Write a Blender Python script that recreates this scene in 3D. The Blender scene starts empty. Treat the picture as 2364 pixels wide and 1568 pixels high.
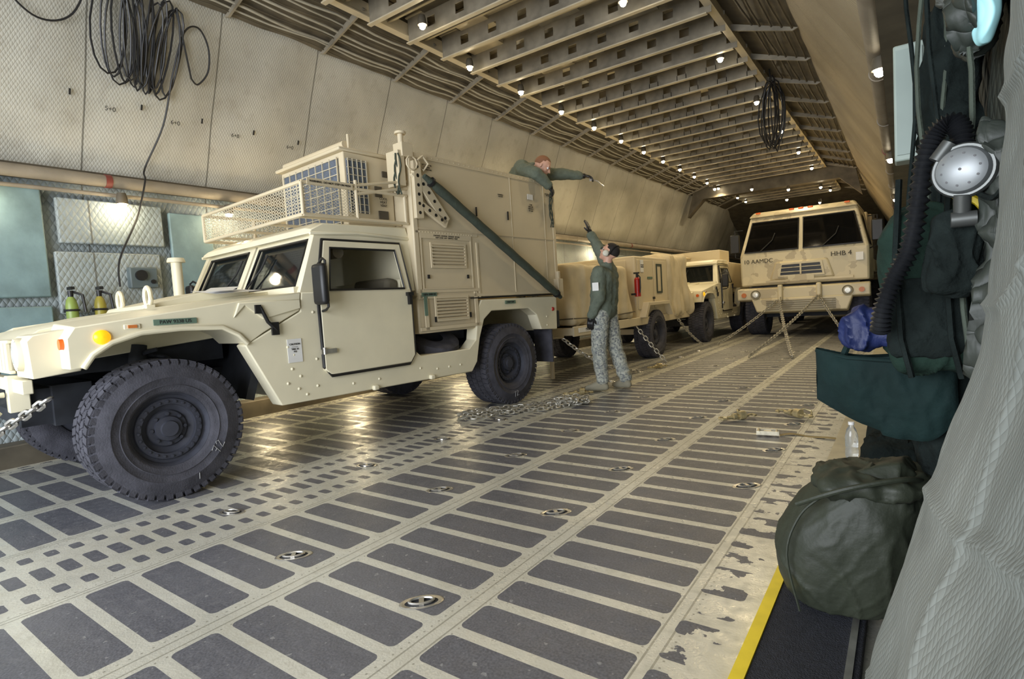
import bpy,bmesh,math,random
from mathutils import Vector,Matrix,noise
random.seed(7)
R=math.radians
scene=bpy.context.scene
COL=bpy.data.collections.new('cargo_hold'); scene.collection.children.link(COL)
LC=bpy.context.view_layer.layer_collection.children['cargo_hold']; LC.exclude=True
V=Vector
# ------------------------------------------------------------------ materials
def base(name):
    m=bpy.data.materials.new(name); m.use_nodes=True
    n=m.node_tree.nodes; l=m.node_tree.links
    return m,n,l,n['Principled BSDF']
def pmat(name,col,rough=.5,metal=0,var=.08,scale=5,bump=0,bscale=60,emit=0,spec=None,trans=0,emcol=None):
    m,n,l,b=base(name)
    tc=n.new('ShaderNodeTexCoord'); nz=n.new('ShaderNodeTexNoise')
    nz.inputs['Scale'].default_value=scale; nz.inputs['Detail'].default_value=5
    l.new(tc.outputs['Object'],nz.inputs['Vector'])
    mx=n.new('ShaderNodeMix'); mx.data_type='RGBA'
    mr=n.new('ShaderNodeMapRange'); mr.inputs[1].default_value=.3; mr.inputs[2].default_value=.7
    l.new(nz.outputs['Fac'],mr.inputs[0]); l.new(mr.outputs[0],mx.inputs[0])
    mx.inputs[6].default_value=[c*(1-var) for c in col]+[1]
    mx.inputs[7].default_value=[min(1,c*(1+var)) for c in col]+[1]
    l.new(mx.outputs[2],b.inputs['Base Color'])
    b.inputs['Roughness'].default_value=rough; b.inputs['Metallic'].default_value=metal
    if spec is not None: b.inputs['Specular IOR Level'].default_value=spec
    if trans: b.inputs['Transmission Weight'].default_value=trans
    if emit:
        b.inputs['Emission Color'].default_value=list(emcol or col)+[1]; b.inputs['Emission Strength'].default_value=emit
    if bump:
        n2=n.new('ShaderNodeTexNoise'); n2.inputs['Scale'].default_value=bscale; n2.inputs['Detail'].default_value=4
        l.new(tc.outputs['Object'],n2.inputs['Vector'])
        bp=n.new('ShaderNodeBump'); bp.inputs['Strength'].default_value=bump; bp.inputs['Distance'].default_value=.01
        l.new(n2.outputs['Fac'],bp.inputs['Height']); l.new(bp.outputs[0],b.inputs['Normal'])
    return m
class NM:
    def __init__(s,n,l): s.n=n; s.l=l
    def op(s,o,a,b=None,c=None):
        x=s.n.new('ShaderNodeMath'); x.operation=o
        for i,q in enumerate((a,b,c)):
            if q is None: continue
            if isinstance(q,(int,float)): x.inputs[i].default_value=q
            else: s.l.new(q,x.inputs[i])
        return x.outputs[0]
    def mix(s,f,a,b):
        x=s.n.new('ShaderNodeMix'); x.data_type='RGBA'
        for i,q in ((0,f),(6,a),(7,b)):
            if isinstance(q,(int,float)): x.inputs[i].default_value=q
            elif isinstance(q,(tuple,list)): x.inputs[i].default_value=list(q)+[1]
            else: s.l.new(q,x.inputs[i])
        return x.outputs[2]
    def noise(s,vec,scale,detail=4):
        x=s.n.new('ShaderNodeTexNoise'); x.inputs['Scale'].default_value=scale; x.inputs['Detail'].default_value=detail
        s.l.new(vec,x.inputs['Vector']); return x.outputs['Fac']
    def rng(s,v,a,b,c=0,d=1):
        x=s.n.new('ShaderNodeMapRange'); s.l.new(v,x.inputs[0])
        for i,q in enumerate((a,b,c,d)): x.inputs[i+1].default_value=q
        return x.outputs[0]
def floor_mat():
    m,n,l,b=base('cargo_floor'); M=NM(n,l)
    tc=n.new('ShaderNodeTexCoord'); sp=n.new('ShaderNodeSeparateXYZ'); l.new(tc.outputs['Object'],sp.inputs[0])
    X,Y=sp.outputs[0],sp.outputs[1]
    ax=M.op('ABSOLUTE',M.op('ADD',X,3.15))
    def rr(cx,hw,pitch,hh,r):
        qx=M.op('MAXIMUM',M.op('ADD',M.op('ABSOLUTE',M.op('SUBTRACT',ax,cx)),-(hw-r)),0)
        yy=M.op('ABSOLUTE',M.op('SUBTRACT',M.op('FLOORED_MODULO',M.op('ADD',Y,pitch/2),pitch),pitch/2))
        qy=M.op('MAXIMUM',M.op('ADD',yy,-(hh-r)),0)
        d=M.op('SQRT',M.op('ADD',M.op('MULTIPLY',qx,qx),M.op('MULTIPLY',qy,qy)))
        return M.op('LESS_THAN',d,r)
    masks=[rr(0,.085,.100,.030,.014),rr(.25,.045,.100,.025,.014),rr(.745,.315,.20,.076,.025),rr(1.495,.308,.20,.076,.025),rr(2.2,.290,.20,.076,.025)]
    t=M.noise(tc.outputs['Object'],9,6)
    edge=M.op('MULTIPLY',rr(2.61,.075,.14,.040,.02),M.op('GREATER_THAN',t,.51))
    mask=edge
    for k in masks: mask=M.op('MAXIMUM',mask,k)
    fine=M.noise(tc.outputs['Object'],120,3)
    speck=M.op('GREATER_THAN',M.noise(tc.outputs['Object'],38,2),.70)
    big=M.noise(tc.outputs['Object'],1.3,5)
    scuff=M.noise(tc.outputs['Object'],26,7)
    lines=None
    for c in (.38,.405,1.115,1.165,1.85,1.9,2.5,2.54):
        k=M.op('LESS_THAN',M.op('ABSOLUTE',M.op('SUBTRACT',ax,c)),.0035)
        lines=k if lines is None else M.op('MAXIMUM',lines,k)
    rv=None
    yy=M.op('ABSOLUTE',M.op('SUBTRACT',M.op('FLOORED_MODULO',Y,.035),.0175))
    for c in (.36,1.09,1.19,1.83,1.92,2.48,2.56):
        dx=M.op('ABSOLUTE',M.op('SUBTRACT',ax,c))
        d=M.op('SQRT',M.op('ADD',M.op('MULTIPLY',dx,dx),M.op('MULTIPLY',yy,yy)))
        k=M.op('LESS_THAN',d,.004); rv=k if rv is None else M.op('MAXIMUM',rv,k)
    lines=M.op('MAXIMUM',lines,rv)
    cream=M.mix(M.rng(big,.3,.7),(.52,.51,.44),(.70,.69,.61))
    cream=M.mix(M.rng(t,.55,.8,0,.5),cream,(.42,.40,.31))
    cream=M.mix(M.rng(scuff,.55,.75,0,.35),cream,(.34,.32,.26))
    cream=M.mix(M.op('MULTIPLY',lines,.55),cream,(.16,.15,.11))
    dark=M.mix(M.rng(fine,.35,.7),(.075,.077,.092),(.140,.142,.160))
    dark=M.mix(M.rng(big,.45,.75,0,.4),dark,(.20,.20,.215))
    dark=M.mix(M.rng(scuff,.5,.8,0,.35),dark,(.22,.22,.23))
    dark=M.mix(M.op('MULTIPLY',speck,.4),dark,(.42,.42,.40))
    col=M.mix(mask,cream,dark); l.new(col,b.inputs['Base Color'])
    ro=M.op('ADD',M.rng(M.op('ADD',M.op('MULTIPLY',t,.5),M.op('MULTIPLY',scuff,.5)),.35,.65,.20,.46),M.op('MULTIPLY',mask,.08)); l.new(ro,b.inputs['Roughness'])
    l.new(M.op('MULTIPLY',M.op('SUBTRACT',1,mask),.25),b.inputs['Metallic'])
    h=M.op('ADD',M.op('MULTIPLY',mask,-.5),M.op('MULTIPLY',lines,-.4)); h=M.op('ADD',h,M.op('MULTIPLY',fine,.25))
    h=M.op('ADD',h,M.op('MULTIPLY',M.noise(tc.outputs['Object'],3.5,2),.9)); h=M.op('ADD',h,M.op('MULTIPLY',t,.8))
    bp=n.new('ShaderNodeBump'); bp.inputs['Strength'].default_value=.4; bp.inputs['Distance'].default_value=.009
    l.new(h,bp.inputs['Height']); l.new(bp.outputs[0],b.inputs['Normal'])
    return m
def quilt_mat(name,c1,c2,cell=.05,dist=.012,seam=0,stain=(.3,.26,.2),rough=.55,strength=.6,line=.28):
    m,n,l,b=base(name); M=NM(n,l)
    tc=n.new('ShaderNodeTexCoord'); sp=n.new('ShaderNodeSeparateXYZ'); l.new(tc.outputs['Object'],sp.inputs[0])
    Y,Z=sp.outputs[1],sp.outputs[2]
    w=M.op('MULTIPLY',M.noise(tc.outputs['Object'],6,2),.03)
    k=math.pi/cell
    a=M.op('ABSOLUTE',M.op('SINE',M.op('MULTIPLY',M.op('ADD',M.op('ADD',Y,M.op('MULTIPLY',Z,.6)),w),k)))
    c=M.op('ABSOLUTE',M.op('SINE',M.op('MULTIPLY',M.op('SUBTRACT',Y,M.op('MULTIPLY',Z,.6)),k)))
    h=M.op('MULTIPLY',M.op('SQRT',a),M.op('SQRT',c))
    big=M.noise(tc.outputs['Object'],1.1,5); mid=M.noise(tc.outputs['Object'],7,6)
    col=M.mix(M.rng(big,.35,.65),c1,c2); col=M.mix(M.rng(mid,.55,.8,0,.45),col,stain)
    col=M.mix(M.rng(h,0,.5,line,0),col,tuple(q*.35 for q in c1))
    if seam:
        s=M.op('FLOORED_MODULO',M.op('SUBTRACT',Y,.86),seam)
        s2=M.op('LESS_THAN',s,.014); col=M.mix(M.op('MULTIPLY',s2,.75),col,(.07,.065,.05))
    l.new(col,b.inputs['Base Color']); b.inputs['Roughness'].default_value=rough
    hh=M.op('ADD',h,M.op('MULTIPLY',mid,.8))
    bp=n.new('ShaderNodeBump'); bp.inputs['Strength'].default_value=strength; bp.inputs['Distance'].default_value=dist
    l.new(hh,bp.inputs['Height']); l.new(bp.outputs[0],b.inputs['Normal'])
    return m
def ceil_mat():
    m,n,l,b=base('ceiling_panels'); M=NM(n,l)
    tc=n.new('ShaderNodeTexCoord'); mp=n.new('ShaderNodeMapping'); l.new(tc.outputs['Object'],mp.inputs[0])
    br=n.new('ShaderNodeTexBrick'); l.new(mp.outputs[0],br.inputs['Vector'])
    br.inputs['Scale'].default_value=1; br.inputs['Brick Width'].default_value=.42; br.inputs['Row Height'].default_value=.29
    br.inputs['Mortar Size'].default_value=.014; br.inputs['Color1'].default_value=(.34,.30,.22,1); br.inputs['Color2'].default_value=(.07,.06,.042,1)
    br.inputs['Mortar'].default_value=(.03,.025,.02,1)
    col=M.mix(M.rng(M.noise(tc.outputs['Object'],3,5),.4,.7,0,.6),br.outputs['Color'],(.15,.14,.12))
    l.new(col,b.inputs['Base Color']); b.inputs['Roughness'].default_value=.35; return m
def camo_mat(name,cols,scale,rough=.8):
    m,n,l,b=base(name); M=NM(n,l)
    tc=n.new('ShaderNodeTexCoord')
    a=M.noise(tc.outputs['Object'],scale,2); c=M.noise(tc.outputs['Object'],scale*1.7,3)
    col=M.mix(M.op('GREATER_THAN',a,.5),cols[0],cols[1]); col=M.mix(M.op('GREATER_THAN',c,.56),col,cols[2])
    l.new(col,b.inputs['Base Color']); b.inputs['Roughness'].default_value=rough; return m
TAN=pmat('tan_paint',(.77,.715,.53),.42,0,.06,3)
TANL=pmat('tan_paint_shelter',(.64,.55,.38),.45,0,.05,2.5)
TANR=pmat('tan_paint_rack',(.58,.52,.38),.5,0,.05,2.5)
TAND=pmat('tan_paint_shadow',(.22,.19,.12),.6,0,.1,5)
TRUCK=camo_mat('truck_paint',[(.66,.58,.39),(.60,.53,.36),(.48,.41,.27)],1.6,.45)
CANV=pmat('tan_canvas',(.60,.51,.34),.85,0,.14,4,.6,9)
RUB=pmat('rubber',(.062,.062,.076),.85,0,.3,10,.3,90,spec=.3)
RIM=pmat('rim_paint',(.045,.048,.064),.65,.0,.2,10,spec=.3)
BLK=pmat('black_plastic',(.010,.010,.011),.45)
CLOTH=pmat('black_cloth',(.010,.014,.013),.95,0,.3,14,.6,60,spec=.1)
HOSEM=pmat('hose_rubber',(.010,.011,.013),.45,0,.2,20)
DARKU=pmat('underbody',(.025,.028,.036),.7,.2,.3,8)
GLS=pmat('dark_glass',(.01,.012,.012),.04)
GLSC=pmat('truck_glass',(.004,.004,.004),.06)
LENS=pmat('lamp_lens',(.85,.85,.8),.08,.3,.05,30,.5,60)
AMB=pmat('amber_lens',(1,.50,.01),.25,0,.03,5,emit=.5)
ORG=pmat('orange_lens',(.85,.16,.02),.3)
ORGD=pmat('orange_marker',(.55,.17,.04),.4)
GRN=pmat('olive_canvas',(.045,.058,.042),.85,0,.15,12,.4,70)
TAPE=pmat('green_tape',(.12,.19,.14),.6)
WHT=pmat('white_label',(.8,.8,.78),.5)
INK=pmat('black_ink',(.02,.02,.02),.7)
STL=pmat('steel',(.62,.60,.56),.32,.9,.15,25)
DSTL=pmat('dull_chain_steel',(.46,.44,.38),.50,.75,.25,25)
BRS=pmat('weathered_steel',(.60,.55,.42),.4,.7,.2,25)
BRASS=pmat('yellow_brass',(.48,.40,.22),.45,.6,.25,25)
BLUEF=pmat('filter_blue',(.10,.12,.155),.6,0,.3,90)
CHALK=pmat('chalk',(.33,.33,.33),.9,0,.4,40)
PAPER=pmat('paper',(.85,.85,.85),.7)
INT=pmat('cab_interior',(.14,.125,.09),.8)
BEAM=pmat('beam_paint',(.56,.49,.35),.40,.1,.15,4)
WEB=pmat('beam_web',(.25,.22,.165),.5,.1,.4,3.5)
GREYP=pmat('overhead_panel',(.30,.28,.23),.4,.1,.2,6)
BRN=pmat('brown_structure',(.10,.085,.06),.6,.1,.3,5)
PIPE=pmat('pipe_wrap',(.25,.215,.165),.6,.0,.15,5,.3,30)
CABW=pmat('cable_white',(.36,.34,.28),.5,0,.1,10)
BULB=pmat('bulb',(1,.85,.6),.3,emit=60,emcol=(1,.87,.62))
BULBD=pmat('added_low_bulb',(1,.85,.6),.3,emit=14,emcol=(1,.87,.62))  # bulb used only by the added low lamps behind the vehicles
FLM=floor_mat()
QU=quilt_mat('quilt_upper',(.38,.37,.32),(.52,.51,.45),.028,.006,seam=1.1,stain=(.27,.24,.19),strength=.5,line=.08)
QL=quilt_mat('quilt_lower',(.20,.245,.26),(.32,.36,.36),.05,.012,seam=1.1,stain=(.16,.16,.14),line=.12)
QN=quilt_mat('quilt_near',(.125,.142,.134),(.200,.213,.193),.016,.003,stain=(.08,.085,.075),strength=.4,line=.14,rough=.75)
QR=quilt_mat('quilt_right_upper',(.28,.23,.15),(.37,.31,.21),.03,.005,seam=1.1,line=.12)
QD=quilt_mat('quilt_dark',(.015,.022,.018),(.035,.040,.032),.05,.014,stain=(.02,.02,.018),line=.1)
CEI=ceil_mat()
SKIN=pmat('skin',(.62,.36,.26),.5,0,.08,20)
HAIRD=pmat('hair_dark',(.015,.012,.01),.8)
HAIRR=pmat('hair_auburn',(.22,.10,.05),.8)
FLEECE=pmat('sage_fleece',(.125,.15,.115),.9,0,.15,18,.5,90)
ABU=camo_mat('camo_trousers',[(.42,.43,.37),(.28,.30,.27),(.16,.17,.18)],28)
BOOT=pmat('suede_boot',(.28,.26,.19),.85)
OLIVE=pmat('olive_nylon',(.022,.027,.016),.6,0,.2,5,.25,40)
TEAL=pmat('teal_canvas',(.004,.015,.014),.85,0,.25,7,.5,30,spec=.25)
BLUE=pmat('blue_nylon',(.005,.012,.065),.6,0,.3,9,.6,25)
YEL=pmat('yellow_paint',(.85,.64,.03),.5,0,.1,12)
GRID=pmat('grip_black',(.018,.020,.028),.8,0,.3,60,.8,220)
REDP=pmat('red_paint',(.42,.02,.015),.3)
CLR=pmat('clamp_red',(.18,.04,.03),.5)
GYEL=pmat('green_yellow_paint',(.22,.30,.07),.4)
TURQ=pmat('turquoise_paint',(.175,.262,.280),.5,0,.25,4,.4,14)
TURQL=pmat('turquoise_light',(.35,.65,.68),.45,0,.1,4)
CLEAR=pmat('clear_plastic',(.9,.93,.93),.08,0,.02,5,trans=.85)
# ------------------------------------------------------------------ mesh builder
class G:
    def __init__(s): s.v=[];s.f=[];s.m=[];s.mi=0
    def add(s,vs,fs):
        o=len(s.v); s.v+=[V(p) for p in vs]
        for f in fs: s.f.append([o+i for i in f]); s.m.append(s.mi)
    def box(s,c,d,rot=None):
        x,y,z=[q/2 for q in d]
        vs=[V((i*x,j*y,k*z)) for i in(-1,1) for j in(-1,1) for k in(-1,1)]
        if rot is not None: vs=[rot@p for p in vs]
        s.add([p+V(c) for p in vs],[(0,1,3,2),(4,6,7,5),(0,4,5,1),(2,3,7,6),(0,2,6,4),(1,5,7,3)])
    def prism(s,poly,ax,a,b):
        n=len(poly)
        def P(p,t):
            return {'x':(t,p[0],p[1]),'y':(p[0],t,p[1]),'z':(p[0],p[1],t)}[ax]
        vs=[P(p,a) for p in poly]+[P(p,b) for p in poly]
        s.add(vs,[list(range(n))[::-1],list(range(n,2*n))]+[(i,(i+1)%n,n+(i+1)%n,n+i) for i in range(n)])
    def loft(s,A,B):
        n=len(A); s.add(list(A)+list(B),[list(range(n))[::-1],list(range(n,2*n))]+[(i,(i+1)%n,n+(i+1)%n,n+i) for i in range(n)])
    def frame(s,O,I,t):
        n=len(O);t=V(t);O=[V(p) for p in O];I=[V(p) for p in I]
        vs=O+I+[p+t for p in O]+[p+t for p in I]; f=[]
        for i in range(n):
            j=(i+1)%n
            f+=[(i,j,n+j,n+i),(2*n+i,3*n+i,3*n+j,2*n+j),(i,2*n+i,2*n+j,j),(n+i,n+j,3*n+j,3*n+i)]
        s.add(vs,f)
    def tube(s,path,r,n=8,closed=False):
        P=[V(p) for p in path]; m=len(P); rs=r if isinstance(r,(list,tuple)) else [r]*m
        T=[]
        for i in range(m):
            a=P[(i-1)%m] if (closed or i>0) else P[i]; b=P[(i+1)%m] if (closed or i<m-1) else P[i]
            d=(b-a); T.append(d.normalized() if d.length>1e-9 else V((0,0,1)))
        u=T[0].orthogonal().normalized(); vs=[]
        for i in range(m):
            u=(u-T[i]*u.dot(T[i]));
            u=u.normalized() if u.length>1e-6 else T[i].orthogonal().normalized()
            w=T[i].cross(u)
            for k in range(n):
                a=2*math.pi*k/n; vs.append(P[i]+(u*math.cos(a)+w*math.sin(a))*rs[i])
        f=[]
        for i in range(m if closed else m-1):
            j=(i+1)%m
            for k in range(n): f.append((i*n+k,i*n+(k+1)%n,j*n+(k+1)%n,j*n+k))
        if not closed: f+=[list(range(n))[::-1],list(range((m-1)*n,m*n))]
        s.add(vs,f)
    def cyl(s,a,b,r,r2=None,n=20): s.tube([a,b],[r,r if r2 is None else r2],n)
    def lathe(s,prof,o,ax,n=48):
        ax=V(ax).normalized(); u=ax.orthogonal().normalized(); w=ax.cross(u); o=V(o); vs=[];f=[];m=len(prof)
        for i in range(n):
            a=2*math.pi*i/n
            for r,h in prof: vs.append(o+ax*h+(u*math.cos(a)+w*math.sin(a))*r)
        for i in range(n):
            j=(i+1)%n
            for k in range(m-1): f.append((i*m+k,j*m+k,j*m+k+1,i*m+k+1))
        s.add(vs,f)
    def ball(s,c,r,seg=16,ring=10,rot=None,fn=None):
        if isinstance(r,(int,float)): r=(r,r,r)
        vs=[];c=V(c)
        for i in range(ring+1):
            th=math.pi*i/ring
            for k in range(seg):
                a=2*math.pi*k/seg; p=V((math.sin(th)*math.cos(a),math.sin(th)*math.sin(a),math.cos(th)))
                p=V((p.x*r[0],p.y*r[1],p.z*r[2]))
                if fn: p=fn(p)
                if rot is not None: p=rot@p
                vs.append(p+c)
        f=[(i*seg+k,(i+1)*seg+k,(i+1)*seg+(k+1)%seg,i*seg+(k+1)%seg) for i in range(ring) for k in range(seg)]
        s.add(vs,f)
    def cap(s,a,ra,b,rb):
        s.cyl(a,b,ra,rb,14); s.ball(a,ra,14,8); s.ball(b,rb,14,8)
    def grid(s,fn,nu,nv):
        vs=[fn(i/nu,j/nv) for i in range(nu+1) for j in range(nv+1)]
        s.add(vs,[(i*(nv+1)+j,(i+1)*(nv+1)+j,(i+1)*(nv+1)+j+1,i*(nv+1)+j+1) for i in range(nu) for j in range(nv)])
    def obj(s,name,mats,parent=None,smooth=True,bevel=0,ang=35,loc=None,rot=None,col=None,**kw):
        me=bpy.data.meshes.new(name); me.from_pydata([tuple(p) for p in s.v],[],s.f)
        if not isinstance(mats,(list,tuple)): mats=[mats]
        for m in mats: me.materials.append(m)
        me.polygons.foreach_set('material_index',s.m)
        bm=bmesh.new(); bm.from_mesh(me); bmesh.ops.remove_doubles(bm,verts=bm.verts,dist=1e-5); bmesh.ops.recalc_face_normals(bm,faces=bm.faces); bm.to_mesh(me); bm.free()
        if smooth:
            me.shade_smooth(); me.set_sharp_from_angle(angle=R(ang))
        o=bpy.data.objects.new(name,me); (col or COL).objects.link(o)
        if parent: o.parent=parent
        if loc: o.location=loc
        if rot: o.rotation_euler=rot
        if bevel:
            b=o.modifiers.new('b','BEVEL'); b.width=bevel; b.segments=2; b.limit_method='ANGLE'; b.angle_limit=R(40)
        for k,x in kw.items(): o[k]=x
        return o
def top(name,label,cat,loc=(0,0,0),rot=(0,0,0),**kw):
    o=bpy.data.objects.new(name,None); o.location=loc; o.rotation_euler=rot; o.empty_display_size=.1
    COL.objects.link(o); o['label']=label; o['category']=cat
    for k,x in kw.items(): o[k]=x
    return o
def sub(name,parent,loc=(0,0,0),rot=(0,0,0)):
    o=bpy.data.objects.new(name,None); o.location=loc; o.rotation_euler=rot; o.parent=parent; COL.objects.link(o); return o
MX=Matrix(((0,0,1),(1,0,0),(0,1,0)))      # text facing +X
MY=Matrix(((1,0,0),(0,0,-1),(0,1,0)))     # text facing -Y
def evaluate(o):
    dg=bpy.context.evaluated_depsgraph_get()
    me=bpy.data.meshes.new_from_object(o.evaluated_get(dg)); bpy.data.objects.remove(o); return me
def text(s,size,loc,M3,mat,parent=None,name='lettering',ext=.001,**kw):
    cu=bpy.data.curves.new('t','FONT'); cu.body=s; cu.size=size; cu.extrude=ext; cu.align_x='CENTER'; cu.align_y='CENTER'
    o=bpy.data.objects.new('t',cu); scene.collection.objects.link(o); me=evaluate(o)
    me.transform(Matrix.Translation(V(loc))@M3.to_4x4()); me.materials.clear(); me.materials.append(mat)
    q=bpy.data.objects.new(name,me); COL.objects.link(q)
    if parent: q.parent=parent
    for k,x in kw.items(): q[k]=x
    return q
def remesh(g,name,mat,parent,vox=.012,sm=6,fold=0,**kw):
    o=g.obj('tmp',mat,smooth=False,col=scene.collection)
    r=o.modifiers.new('r','REMESH'); r.mode='VOXEL'; r.voxel_size=vox; r.use_smooth_shade=True
    if sm:
        q=o.modifiers.new('s','SMOOTH'); q.factor=.5; q.iterations=sm
    me=evaluate(o); me.shade_smooth()
    if fold:
        for v in me.vertices:
            p=v.co; n_=noise.noise(V((p.x*9,p.y*9,p.z*13)))+.6*noise.noise(V((p.x*22,p.y*22,p.z*30)))
            v.co=p+v.normal*fold*n_
    if not me.materials: me.materials.append(mat)
    p=bpy.data.objects.new(name,me); COL.objects.link(p)
    if parent: p.parent=parent
    for k,x in kw.items(): p[k]=x
    return p
def link_chain(g,path,size=.045,r=.006,tw=0):
    P=[V(p) for p in path]; L=[0]
    for i in range(1,len(P)): L.append(L[-1]+(P[i]-P[i-1]).length)
    step=size*.80; n=max(2,int(L[-1]/step)); 
    def at(d):
        for i in range(1,len(P)):
            if L[i]>=d or i==len(P)-1:
                t=(d-L[i-1])/max(1e-6,L[i]-L[i-1]); return P[i-1].lerp(P[i],t),(P[i]-P[i-1]).normalized()
    for i in range(n):
        c,d=at(i*step+step/2); u=d.cross(V((0,0,1)))
        u=u.normalized() if u.length>.01 else V((1,0,0)); w=d.cross(u).normalized()
        a=R(72 if i%2 else -12)+tw*i; s1=u*math.cos(a)+w*math.sin(a)
        pts=[]
        for k in range(12):
            t=2*math.pi*k/12; e=.5*size-.30*size
            pts.append(c+d*(math.cos(t)*size*.30+(e if math.cos(t)>0 else -e))+s1*math.sin(t)*size*.30)
        g.tube(pts,r,5,True)
# ------------------------------------------------------------------ room shell
Y0,Y1=-3.0,27.0
S=dict(kind='structure')
g=G(); g.box((-2.95,(Y0+Y1)/2,-.1),(6.5,Y1-Y0,.2)); g.obj('floor',FLM,smooth=False,**S)
def wall_strip(name,mat,p0,p1,bul,ya,yb,cell=1.1,off=.86,nv=10,rough=.012):
    g=G(); ny=int((yb-ya)/.11)
    def fn(i,j):
        y=ya+(yb-ya)*i; ph=((y-off)%cell)/cell
        x=p0[0]+(p1[0]-p0[0])*j; z=p0[1]+(p1[1]-p0[1])*j
        b=bul*(abs(math.sin(math.pi*ph))**.35)*(abs(math.sin(math.pi*min(1,max(0,j))))**.3)
        b+=rough*noise.noise(V((y*2.3,z*2.1,x)))*(1 if bul>0 else -1)
        return (x+b,y,z)
    g.grid(fn,ny,nv); return g.obj(name,mat,ang=60,**S)
wall_strip('wall_left',[QU],(-6.12,2.5),(-5.45,4.12),.03,Y0,Y1,nv=16,rough=.025)
wall_strip('wall_left_lower',[QL],(-6.1,0),(-6.14,2.42),.02,Y0,Y1,nv=16,rough=.025)
wall_strip('wall_right',[QR],(-.03,2.5),(-1.0,4.12),-.03,Y0,Y1)
wall_strip('wall_right_lower',[QL],(.17,0),(.17,2.42),-.02,3.1,Y1)
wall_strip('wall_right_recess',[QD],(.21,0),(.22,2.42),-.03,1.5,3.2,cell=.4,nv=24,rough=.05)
g=G(); g.box((-6.13,12,2.46),(.1,30,.12)); g.obj('trim_1',BRN,**S)
g=G(); g.box((.05,12,2.46),(.3,30,.12)); g.obj('trim_2',BRN,**S)
g=G(); g.box((-5.98,12,.03),(.22,30,.3)); g.obj('baseboard_left',BRN,bevel=.01,**S)
g=G(); g.box((-6.35,12,2.3),(.3,30,5)); g.obj('wall_left_outer',BRN,**S)
g=G(); g.box((.4,12,2.3),(.3,30,5)); g.obj('wall_right_outer',BRN,**S)
g=G(); g.box((-3.1,12,4.58),(6.2,30,.16)); g.obj('ceiling',CEI,smooth=False,**S)
for nm,xa,xb in (('trim_3',-5.47,-4.72),('trim_4',-.98,-1.72)):
    g=G(); s=1 if xb>xa else -1
    g.prism([(xa,4.1),(xa-.3*s,4.1),(xa-.3*s,4.6),(xb,4.6),(xb,4.40)],'y',Y0,Y1); g.obj(nm,BRN,smooth=False,**S)
g=G(); g.box((-4.70,12,4.32),(.03,30,.16)); g.box((-4.70,12,4.24),(.09,30,.012)); g.obj('trim_5',BEAM,smooth=False,**S)
g=G(); g.box((-1.74,12,4.32),(.03,30,.16)); g.box((-1.74,12,4.24),(.09,30,.012)); g.obj('trim_6',BEAM,smooth=False,**S)
bme=None; k=7
y=-2.7
while y<26.5:
    if bme is None:
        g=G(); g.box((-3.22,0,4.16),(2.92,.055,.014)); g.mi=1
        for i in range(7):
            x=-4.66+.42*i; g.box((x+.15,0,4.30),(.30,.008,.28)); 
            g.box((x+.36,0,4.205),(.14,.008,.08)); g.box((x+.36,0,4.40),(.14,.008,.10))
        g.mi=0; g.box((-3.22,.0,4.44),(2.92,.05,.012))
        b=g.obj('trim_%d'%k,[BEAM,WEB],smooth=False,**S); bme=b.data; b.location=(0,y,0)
    else:
        b=bpy.data.objects.new('trim_%d'%k,bme); COL.objects.link(b); b['kind']='structure'; b.location=(0,y,0)
    k+=1; y+=.58
sme=None; y=-2.41
while y<26.5:
    if sme is None:
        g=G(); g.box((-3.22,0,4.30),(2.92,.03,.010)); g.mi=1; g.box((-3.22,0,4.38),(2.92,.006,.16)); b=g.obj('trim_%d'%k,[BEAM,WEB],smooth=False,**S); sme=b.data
    else:
        b=bpy.data.objects.new('trim_%d'%k,sme); COL.objects.link(b); b['kind']='structure'
    b.location=(0,y,0); k+=1; y+=.58
rg=random.Random(5)
for mt in (GREYP,BRN,BEAM):
    g=G()
    for i in range(46):
        yy=-1+.58*int(rg.uniform(0,38))+.01; xx=rg.uniform(-4.4,-2.1); w1=rg.uniform(.15,.7); h1=rg.uniform(.03,.07)
        g.box((xx,yy+.0,4.49-h1/2-rg.uniform(0,.06)),(w1,rg.uniform(.15,.45),h1))
    g.obj('trim_%d'%k,mt,smooth=False,**S); k+=1
rib=None; y=-2.4
while y<26:
    for sx in (0,1):
        if rib is None:
            g=G(); g.prism([(-5.46,4.08),(-5.40,4.06),(-4.66,4.30),(-4.72,4.36)],'y',-.012,.012); b=g.obj('trim_%d'%k,WEB,smooth=False,**S); rib=b.data
        else:
            b=bpy.data.objects.new('trim_%d'%k,rib); COL.objects.link(b); b['kind']='structure'
        b.location=(0,y,0)
        if sx: b.location=(-6.44,y,0); b.scale=(-1,1,1)
        k+=1
    y+=1.1
g=G(); g.box((-3,27.1,2.3),(6.6,.2,4.8)); g.prism([(21,4.5),(27,4.5),(27,2.6)],'x',-5.6,-.6); g.obj('wall_back',BRN,smooth=False,**S)
g=G(); g.prism([(-5.5,3.4),(-5.2,4.5),(-1.1,4.5),(-.9,3.4),(-1.4,3.9),(-5.0,3.9)],'y',17.5,17.8); g.obj('trim_%d'%k,BRN,smooth=False,**S); k+=1
for i in range(10):
    g=G(); pts=[]; f=random.uniform(0,6)
    for j in range(88):
        y=Y0+j*.27; pts.append((-5.38+.055*i+.02*math.sin(y*1.7+f)+.012*math.sin(y*5+f),y,4.11+.021*i+.03*abs(math.sin((y+.3)*math.pi/1.1))*-1))
    g.tube(pts,.006+.004*(i%3),6); g.obj('overhead_cable',CABW if i%3 else BRN,label='thin cable running along the upper edge of the wall',category='cable',group='overhead cables along the hold')
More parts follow.
